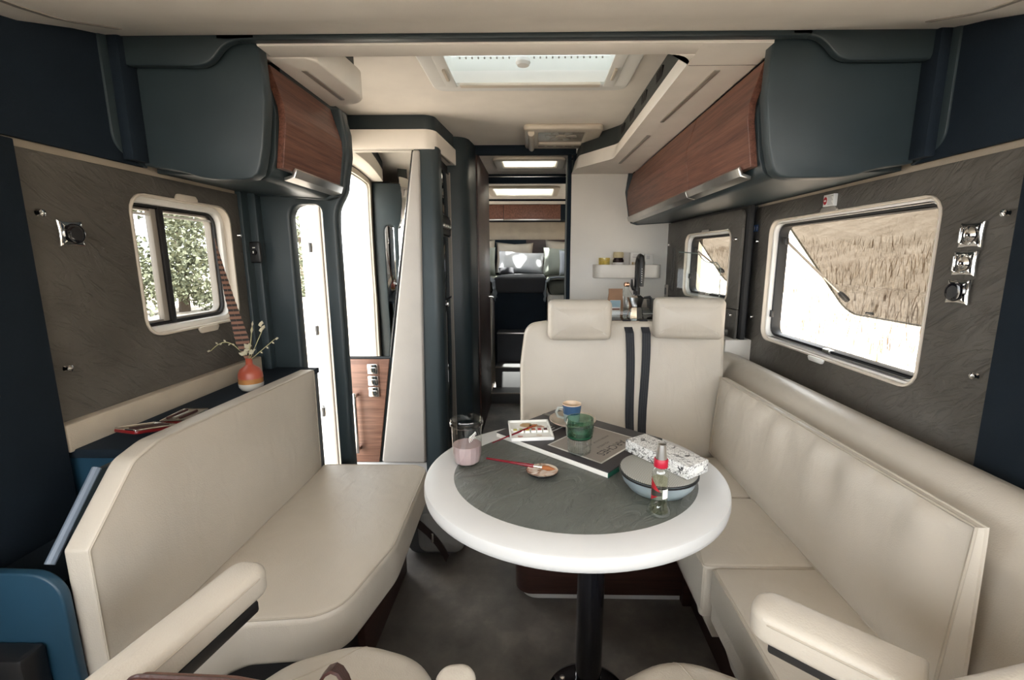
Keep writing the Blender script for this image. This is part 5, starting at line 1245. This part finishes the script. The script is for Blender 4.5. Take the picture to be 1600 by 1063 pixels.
# bottle
bt_ = thing('spray_bottle', 'small flared glass bottle with red neck ring and silver cap', 'bottle', (0.258, 0.872, ZT))
c = (0.258, 0.870, ZT)
obj('bottle_glass', lathe(G(), [(0.0001, 0.001), (0.020, 0.001), (0.0245, 0.006), (0.024, 0.014), (0.0175, 0.026), (0.016, 0.04), (0.0165, 0.07), (0.0168, 0.092), (0.015, 0.100), (0.0115, 0.104), (0.0115, 0.112)], c, 32), JARG, bt_)
obj('liquid', lathe(G(), [(0.0001, 0.012), (0.019, 0.010), (0.0165, 0.026), (0.0148, 0.04), (0.0150, 0.08), (0.0001, 0.081)], c, 28), glassy('pale_yellow_liquid', (0.95, 0.95, 0.84), 1.2), bt_)
obj('neck_ring', lathe(G(), [(0.0001, 0.106), (0.0140, 0.106), (0.0142, 0.108), (0.0142, 0.121), (0.0130, 0.123), (0.0001, 0.123)], c, 28), plain('crimson_plastic', (0.42, 0.008, 0.03), 0.35), bt_)
obj('cap', lathe(G(), [(0.0001, 0.122), (0.0115, 0.122), (0.0100, 0.135), (0.0085, 0.148), (0.0078, 0.153), (0.0001, 0.154)], c, 24), ALU, bt_)
def wrap(name, a0, a1, pts, r, m, par):
    g = G(); nn = 10
    for i in range(nn+1):
        t = i/nn; a = lerp(a0, a1, t)
        for z in pts(t): g.v.append(Vector((c[0]+r*math.sin(a), c[1]-r*math.cos(a), c[2]+z)))
    for i in range(nn): g.f.append((2*i, 2*i+2, 2*i+3, 2*i+1))
    return obj(name, g, m, par)
wrap('label_red', -1.5, -0.1, lambda t: (0.034+0.018*t, 0.085-0.030*t), 0.0172, plain('label_red', (0.38, 0.012, 0.02), 0.5), bt_)
wrap('label_black', -1.4, 0.0, lambda t: (0.045+0.004*t, 0.062-0.006*t), 0.0174, plain('label_black', (0.03, 0.026, 0.02), 0.5), bt_)
wrap('label_white', 0.1, 0.9, lambda t: (0.042, 0.062), 0.0174, WHITEP, bt_)

# ------------------------------------------------------------------ things on the left shelf
vs = thing('bud_vase', 'small red and cream ceramic vase with feather and dried sprigs', 'vase', (-0.938, 1.446, 0.79))
c = (-0.938, 1.446, 0.790)
obj('vase_foot', lathe(G(), [(0.0001, 0.0), (0.018, 0.0), (0.030, 0.005), (0.0365, 0.016), (0.0375, 0.028)], c, 32), plain('white_glaze', (0.66, 0.62, 0.55), 0.25), vs)
obj('vase_band', lathe(G(), [(0.0375, 0.028), (0.0372, 0.033), (0.0368, 0.044)], c, 32), plain('ochre_drip_glaze', (0.38, 0.17, 0.055), 0.25, var=0.6), vs)
obj('vase_body', lathe(G(), [(0.0368, 0.044), (0.0355, 0.060), (0.029, 0.074), (0.016, 0.083), (0.0105, 0.089), (0.010, 0.108), (0.0112, 0.110), (0.0085, 0.110), (0.0080, 0.09), (0.0001, 0.088)], c, 32), plain('brick_red_glaze', (0.36, 0.072, 0.040), 0.38, var=0.12), vs)
ft = thing('pheasant_feather', 'long banded brown pheasant feather standing in the vase', 'feather', (-0.94, 1.446, 0.90))
FB, nt, b = newmat('banded_feather')
tc = N(nt, 'ShaderNodeTexCoord'); sx = N(nt, 'ShaderNodeSeparateXYZ'); nt.links.new(tc.outputs['Object'], sx.inputs[0])
mt = N(nt, 'ShaderNodeMath', operation='MULTIPLY'); mt.inputs[1].default_value = 62; nt.links.new(sx.outputs['Z'], mt.inputs[0])
fr_ = N(nt, 'ShaderNodeMath', operation='FRACT'); nt.links.new(mt.outputs[0], fr_.inputs[0])
nt.links.new(ramp(nt, fr_.outputs[0], [(0.40, (0.20, 0.095, 0.06)), (0.50, (0.014, 0.008, 0.007)), (0.88, (0.014, 0.008, 0.007)), (0.97, (0.20, 0.095, 0.06))]), b.inputs['Base Color']); b.inputs['Roughness'].default_value = 0.7
P0 = Vector((-0.938, 1.446, 0.885)); P1 = Vector((-0.965, 1.448, 1.02)); P2 = Vector((-1.00, 1.46, 1.14)); P3 = Vector((-1.035, 1.49, 1.285))
g = G(); nn = 40; qs = []
for i in range(nn+1):
    t = i/nn; p = P0*(1-t)**3+P1*3*t*(1-t)**2+P2*3*t*t*(1-t)+P3*t**3
    wd_ = 0.013*(1-t)**0.8*(0.35+1.3*min(1, t*6)) if t < 0.98 else 0.001
    sd = Vector((0.83, 0.55, 0.22)).normalized()
    nrm = Vector((0.55, -0.83, 0))
    saw = 1.0+0.12*(i % 2)
    qs.append(p); g.v += [p-sd*wd_*saw, p+nrm*0.0012, p+sd*wd_*saw, p-nrm*0.0012]
for i in range(nn):
    for k in range(4): g.f.append((i*4+k, i*4+(k+1) % 4, (i+1)*4+(k+1) % 4, (i+1)*4+k))
obj('vane', g, FB, ft); obj('quill', tube(G(), qs[::4]+[qs[-1]], 0.0014, 6), plain('quill', (0.16, 0.09, 0.06), 0.6), ft)
SPG = plain('pale_straw', (0.42, 0.40, 0.22), 0.8, var=0.25); SPB = plain('dry_leaf', (0.50, 0.46, 0.34), 0.8, var=0.2)
def sprig(lab, pts, buds, r=0.0012):
    t = thing('dried_sprig', lab, 'sprig', pts[0], 'dried sprigs in the vase')
    obj('stem', tube(G(), pts, r, 6), SPG, t)
    for (p, d, l, w) in buds:
        d = Vector(d).normalized(); a = d.orthogonal().normalized()*w; b2 = d.cross(a)
        g = G(); p = Vector(p)
        g.add([p, p+d*l*0.5+a, p+d*l*0.5+b2*0.4, p+d*l*0.5-a, p+d*l*0.5-b2*0.4, p+d*l], [(0, 1, 2), (0, 2, 3), (0, 3, 4), (0, 4, 1), (5, 2, 1), (5, 3, 2), (5, 4, 3), (5, 1, 4)])
        obj('leaf', g, SPB, t)
V = Vector(c)+Vector((0, 0, 0.10))
def arcp(dx, dz, sag, n_=9): return [V+Vector((dx*k/n_, -0.012*k/n_, dz*k/n_+sag*math.sin(PI*k/n_))) for k in range(n_+1)]
a1 = arcp(-0.115, 0.035, 0.045); sprig('thin curved sprig with tiny buds reaching left from the vase', a1, [(a1[k], (-1, 0, (1 if k % 2 else -1)), 0.012, 0.003) for k in (3, 4, 5, 6, 7)]+[(a1[-1], (-1, 0, 0), 0.012, 0.005)])
a2 = arcp(0.10, 0.075, 0.0); sprig('thin straight sprig reaching right from the vase', a2, [(a2[k], (1, 0, (1 if k % 2 else -1)), 0.010, 0.003) for k in (4, 6, 8)]+[(a2[-1], (1, 0, 0.3), 0.014, 0.006)])
a3 = arcp(0.06, 0.10, 0.0); sprig('sprig with pale seed head leaning right', a3, [(a3[-1]+Vector((0.002*(k % 3-1), 0, -0.004+0.006*k)), (0.4*(k % 3-1)+0.3, 0, 1), 0.016, 0.006) for k in range(5)])
a4 = arcp(0.03, 0.115, 0.0); sprig('upright pale sprig with tall bare stem', a4, [(a4[7], (0.2, 0, 1), 0.03, 0.004), (a4[-1], (0.2, 0, 1), 0.02, 0.003)])
a5 = arcp(0.015, 0.05, 0.0); sprig('short cluster of cream blossom at the vase mouth', a5, [(a5[4]+Vector((0.010*math.cos(k*1.3), -0.004, 0.012*math.sin(k*2.1)+0.01)), (math.cos(k), -0.3, math.sin(k*1.7)+0.5), 0.022, 0.008) for k in range(9)])
# open tin
tn = thing('open_tin', 'open flat red tin with brushes lying on the left shelf', 'tin', (-0.95, 1.10, 0.79))
MAR = plain('maroon_enamel', (0.17, 0.010, 0.012), 0.3); STL = plain('tin_inside', (0.36, 0.31, 0.24), 0.35, 0.5); MARD = plain('maroon_lining', (0.05, 0.014, 0.012), 0.7)
TM = FR((-0.995, 1.045, 0.7905), Vector((0.97, 0.24, 0)), Vector((-0.24, 0.97, 0)), (0, 0, 1))
def half(M, w, h, z1, lab):
    o = rrect(0, 0, w, h, 0.008)
    b_ = obj('tin_half', ext(G(), o, M, 0, z1, 0.002, 2), MAR, tn, label=lab)
    obj('tin_rim', ext(G(), o, M, z1-0.001, z1+0.003, 0.001, 1, holes=[inset(o, 0.004)]), CHROME, b_)
    obj('tin_floor', ext(G(), inset(o, 0.004), M, z1-0.001, z1+0.0005, 0, 1), STL, b_)
    return b_
TB = FR((-0.972, 1.105, 0.7905), Vector((0.97, 0.10, 0)), Vector((-0.10, 0.97, 0)), (0, 0, 1))
hb_ = half(TB, 0.072, 0.105, 0.014, 'base half of the red tin')
for k, (v0, l, m_) in enumerate(((0.02, 0.07, BRIS), (0.04, 0.05, ALU), (0.055, 0.06, BRIS))):
    obj('tin_tool', tube(G(), [TB(0.012+0.016*k, 0.018, 0.018), TB(0.020+0.016*k, 0.018+l, 0.018)], 0.0035, 8), MARD if k != 1 else ALU, hb_)
ld = Vector((-0.24, -0.93, 0.28)).normalized()
TLM = FR((-0.972, 1.103, 0.800), Vector((0.97, -0.24, 0)).normalized(), ld)
hb2 = half(FR((-0.975, 1.100, 0.797), Vector((0.975, -0.22, 0.0)), Vector((-0.215, -0.955, 0.20)).normalized(), (0.04, 0.19, 0.98)), 0.072, 0.100, 0.008, 'open lid half of the red tin')
obj('lid_lining', ext(G(), rrect(0.03, 0.012, 0.062, 0.088, 0.004), FR((-0.975, 1.100, 0.797), Vector((0.975, -0.22, 0.0)), Vector((-0.215, -0.955, 0.20)).normalized(), (0.04, 0.19, 0.98)), 0.0085, 0.0115, 0, 1), MARD, hb2)

# ------------------------------------------------------------------ sockets, signs on the walls
def plate(name, lab, cat, M, kind, s=0.033, grp=None):
    o = M(0, 0, 0); t = thing(name, lab, cat, tuple(o), grp)
    pts = []
    for a, b_ in (((-s, -s), (s, -s)), ((s, -s), (s, s)), ((s, s), (-s, s)), ((-s, s), (-s, -s))):
        for k in range(6):
            q = k/6; x = lerp(a[0], b_[0], q); y = lerp(a[1], b_[1], q); d = 0.10*s*math.sin(PI*q)
            nx, ny = (b_[1]-a[1])/(2*s), -(b_[0]-a[0])/(2*s)
            pts.append((x-nx*d, y-ny*d))
    obj('plate', cushion(G(), pts, M, 0, 0.010, 0.005, 0.004), CHROME, t)
    if kind == 'socket':
        obj('socket_ring', lathe(G(), [(0.0001, 0.010), (0.020, 0.012), (0.023, 0.016), (0.0215, 0.020), (0.018, 0.021), (0.0001, 0.020)], n=28, M=M), BLACKG, t)
        obj('socket_cover', lathe(G(), [(0.0001, 0.0215), (0.014, 0.0215), (0.015, 0.020), (0.015, 0.018)][::-1], n=24, M=M), BLACK, t)
    else:
        obj('dial', lathe(G(), [(0.023, 0.010), (0.022, 0.016), (0.018, 0.022), (0.008, 0.026), (0.0001, 0.027)], n=28, M=M), CHROME, t)
        obj('dial_grip', boxM(G(), (-0.005, -0.020, 0.018), (0.005, 0.020, 0.034), M, 0.004), CHROME, t)
    return t
plate('wall_socket', 'chrome framed round black socket on the left slate panel', 'socket', FR((XL, 1.062, 1.278), (0, 1, 0), (0, 0, 1), (1, 0, 0)), 'socket', 0.030)
for k, (y, z, kd, lab) in enumerate(((1.100, 1.275, 'switch', 'chrome rotary switch on the right slate panel, topmost of three'), (1.105, 1.210, 'switch', 'chrome rotary switch on the right slate panel, middle of three'), (1.110, 1.143, 'socket', 'chrome framed black socket on the right slate panel, lowest of three'))):
    plate('wall_socket' if kd == 'socket' else 'wall_switch', lab, kd, FR((XR, y, z), (0, -1, 0), (0, 0, 1), (-1, 0, 0)), kd, 0.030, 'fittings on the right slate panel')
sg = thing('warning_sign', 'small white sign with red no entry symbol above the right window', 'sign', (XR, 1.635, 1.41))
SM = FR((XR-0.013, 1.665, 1.398), (0, -1, 0), (0, 0, 1), (-1, 0, 0))
obj('sign_plate', boxM(G(), (0, 0, -0.013), (0.056, 0.040, 0.0), SM, 0.0008), WHITEP, sg)
obj('red_disc', ext(G(), ell(0.011, 0.020, 0.010, 0.013, 24), SM, 0.0001, 0.0006, 0, 1), plain('sign_red', (0.45, 0.01, 0.02), 0.5), sg)
obj('white_bar', boxM(G(), (0.005, 0.0175, 0.0005), (0.017, 0.0225, 0.001), SM, 0), WHITEP, sg)
for k in range(7): obj('text_line', boxM(G(), (0.024, 0.006+k*0.0045, 0.0001), (0.052-0.004*(k % 3), 0.0075+k*0.0045, 0.0005), SM, 0), GRP, sg)
st_ = thing('blue_sticker', 'pair of tiny blue pictogram stickers on the slate panel edge', 'sticker', (XR, 2.16, 1.36))
for k in range(2):
    y = 2.150+k*0.022
    s_ = obj('sticker', box(G(), (XR-0.0012, y, 1.345), (XR-0.0002, y+0.018, 1.375), 0), plain('sticker_blue', (0.02, 0.10, 0.30), 0.5), st_)
    obj('pictogram', box(G(), (XR-0.0016, y+0.007, 1.350), (XR-0.001, y+0.011, 1.370), 0), WHITEP, s_)
    obj('pictogram', box(G(), (XR-0.0016, y+0.004, 1.360), (XR-0.001, y+0.014, 1.363), 0), WHITEP, s_)

# ------------------------------------------------------------------ outside
def terr(x, y):
    if x > 1.3: return -0.55+max(0, x-1.8)*0.34+0.12*math.sin(x*0.9+y*0.4)*min(1, max(0, x-1.8)*0.3)
    if x < -2: return -0.55-0.035*min(25, -x-2)+0.05*math.sin(x*0.5+y*0.3)
    return -0.55
STRAW, nt, b = newmat('dry_field')
vv = coords(nt, (1, 1, 1.0))
f = noise(nt, vv, 1.3, 8, 0.72, 0.6); f2 = noise(nt, coords(nt, (6, 6, 14)), 3, 6, 0.75, 1.0)
ad = N(nt, 'ShaderNodeMath', operation='MULTIPLY_ADD'); ad.inputs[1].default_value = 0.45; nt.links.new(f, ad.inputs[0])
m2 = N(nt, 'ShaderNodeMath', operation='MULTIPLY'); m2.inputs[1].default_value = 0.55; nt.links.new(f2, m2.inputs[0]); nt.links.new(m2.outputs[0], ad.inputs[2])
nt.links.new(ramp(nt, ad.outputs[0], [(0.38, (0.24, 0.19, 0.145)), (0.5, (0.48, 0.425, 0.355)), (0.62, (0.68, 0.63, 0.56))]), b.inputs['Base Color'])
b.inputs['Roughness'].default_value = 0.95; bump(nt, b, f2, 0.8, 0.1)
g = G(); xs = [-70, -45, -28, -18, -12, -8, -5, -3, -2, -1, 0, 1, 1.4, 1.8, 2.2, 2.8, 3.5, 4.5, 6, 8, 10, 13, 17, 22]; ys = [-20, -12, -6, -2, 1, 3, 5, 7, 9, 12, 15, 20, 26, 34, 45, 60, 80]
for x in xs:
    for y in ys: g.v.append(Vector((x, y, terr(x, y))))
for i in range(len(xs)-1):
    for j in range(len(ys)-1): a = i*len(ys)+j; g.f.append((a, a+1, a+1+len(ys), a+len(ys)))
fld = obj('field', g, STRAW, angle=180); fld['kind'] = 'structure'; fld['label'] = 'sunlit dry straw field outside'
# tall dry grass on the bank to the right
g = G()
for k in range(16000):
    x = 1.9+6.5*random.random()**1.5; y = x*random.uniform(0.5, 3.4)
    z = terr(x, y); h = random.uniform(0.35, 0.95)*(1.0 if x < 3.4 else 0.38)*(0.7+0.3*math.sin(x*2+y)); lx, ly = random.gauss(0, 0.14), random.gauss(0, 0.14)
    w = random.uniform(0.004, 0.010); a = random.uniform(0, PI); dx, dy = w*math.cos(a), w*math.sin(a)
    g.add([(x-dx, y-dy, z-0.02), (x+dx, y+dy, z-0.02), (x+lx*0.5*h+dx*0.7, y+ly*0.5*h+dy*0.7, z+h*0.6), (x+lx*0.5*h-dx*0.7, y+ly*0.5*h-dy*0.7, z+h*0.6), (x+lx*1.3*h, y+ly*1.3*h, z+h)], [(0, 1, 2, 3), (3, 2, 4)])
me = bpy.data.meshes.new('dry_grass'); me.from_pydata([tuple(v) for v in g.v], [], g.f)
STR2 = plain('straw_blade', (0.56, 0.50, 0.42), 0.9, var=0.35, spec=0.2); me.materials.append(STR2)
me.materials.append(plain('gap_shade_blade', (0.16, 0.11, 0.07), 0.9, var=0.35, spec=0.2))  # shade put into the colour: dark brown blades as gaps between sunlit stalks
for i, p in enumerate(me.polygons): p.material_index = 1 if (i//2) % 3 == 0 else 0
dg_ = bpy.data.objects.new('dry_grass', me); C.objects.link(dg_); dg_['kind'] = 'stuff'; dg_['label'] = 'tall dry straw grass outside the right windows'; dg_['category'] = 'grass'
# trees on the left
LEAF = plain('tree_leaf', (0.105, 0.118, 0.072), 0.7, var=0.4); BARK = plain('bark', (0.10, 0.075, 0.055), 0.9)
def tree(lab, x, y, h, r, nl, sz=1.0, lo=0.08, grp='trees beyond the field'):
    z = terr(x, y); t = thing('tree', lab, 'tree', (x, y, z), grp)
    obj('trunk', tube(G(), [(x, y, z-0.1), (x+0.1, y, z+h*0.3), (x-0.05, y+0.1, z+h*0.7)], [0.22, 0.16, 0.06], 8), BARK, t)
    g = G(); cl = [(Vector((random.gauss(0, 0.45)*r, random.gauss(0, 0.45)*r, h*random.uniform(lo, 0.98))), r*random.uniform(0.22, 0.45)) for _ in range(26)]
    for k in range(nl):
        c_, cr2 = random.choice(cl)
        d = Vector((random.gauss(0, 1), random.gauss(0, 1), random.gauss(0, 0.8))); d = d.normalized()*cr2*random.random()**0.4
        p = Vector((x, y, z))+c_+d
        a = Vector((random.gauss(0, 1), random.gauss(0, 1), random.gauss(0, 1))).normalized(); b2 = a.orthogonal().normalized()
        s = random.uniform(0.06, 0.12)*sz
        g.add([p-a*s, p-b2*s*0.55, p+a*s, p+b2*s*0.55], [(0, 1, 2, 3)])
    o = obj('foliage', g, LEAF, t, angle=180); o['kind'] = 'stuff'
tree('broad leafy tree seen through the left window, nearer one', -15.0, 19.2, 5.6, 2.6, 9000)
tree('second leafy tree seen beside it through the left window', -16.5, 34.0, 5.8, 2.4, 7000)
tree('leafy tree seen through the entrance opening', -13.5, 26.5, 5.4, 2.0, 6000)
tree('distant tree left of the others beyond the left window', -30.0, 29.0, 6.0, 2.6, 6000)

# tree leaning over the rear of the motorhome, it dapples the light on the bed
t = thing('overhanging_tree', 'tall tree beside the rear whose leaves dapple the bed', 'tree', (-3.2, 7.2, terr(-3.2, 7.2)))
z = terr(-3.2, 7.2)
obj('trunk', tube(G(), [(-3.2, 7.2, z), (-3.0, 6.9, 2.0), (-2.4, 6.0, 3.8), (-1.2, 4.8, 5.0), (0.2, 3.9, 5.5)], [0.24, 0.20, 0.14, 0.08, 0.03], 8), BARK, t)
g = G()
for k in range(900):
    q = random.random(); c_ = Vector((lerp(-2.2, 0.9, q), lerp(5.4, 3.4, q), lerp(4.3, 5.4, q)))
    p = c_+Vector((random.gauss(0, 0.55), random.gauss(0, 0.6), random.gauss(0, 0.45)))
    a = Vector((random.gauss(0, 1), random.gauss(0, 1), random.gauss(0, 0.5))).normalized(); b2 = a.orthogonal().normalized(); s = random.uniform(0.07, 0.13)
    g.add([p-a*s, p-b2*s*0.6, p+a*s, p+b2*s*0.6], [(0, 1, 2, 3)])
o = obj('foliage', g, LEAF, t, angle=180); o['kind'] = 'stuff'
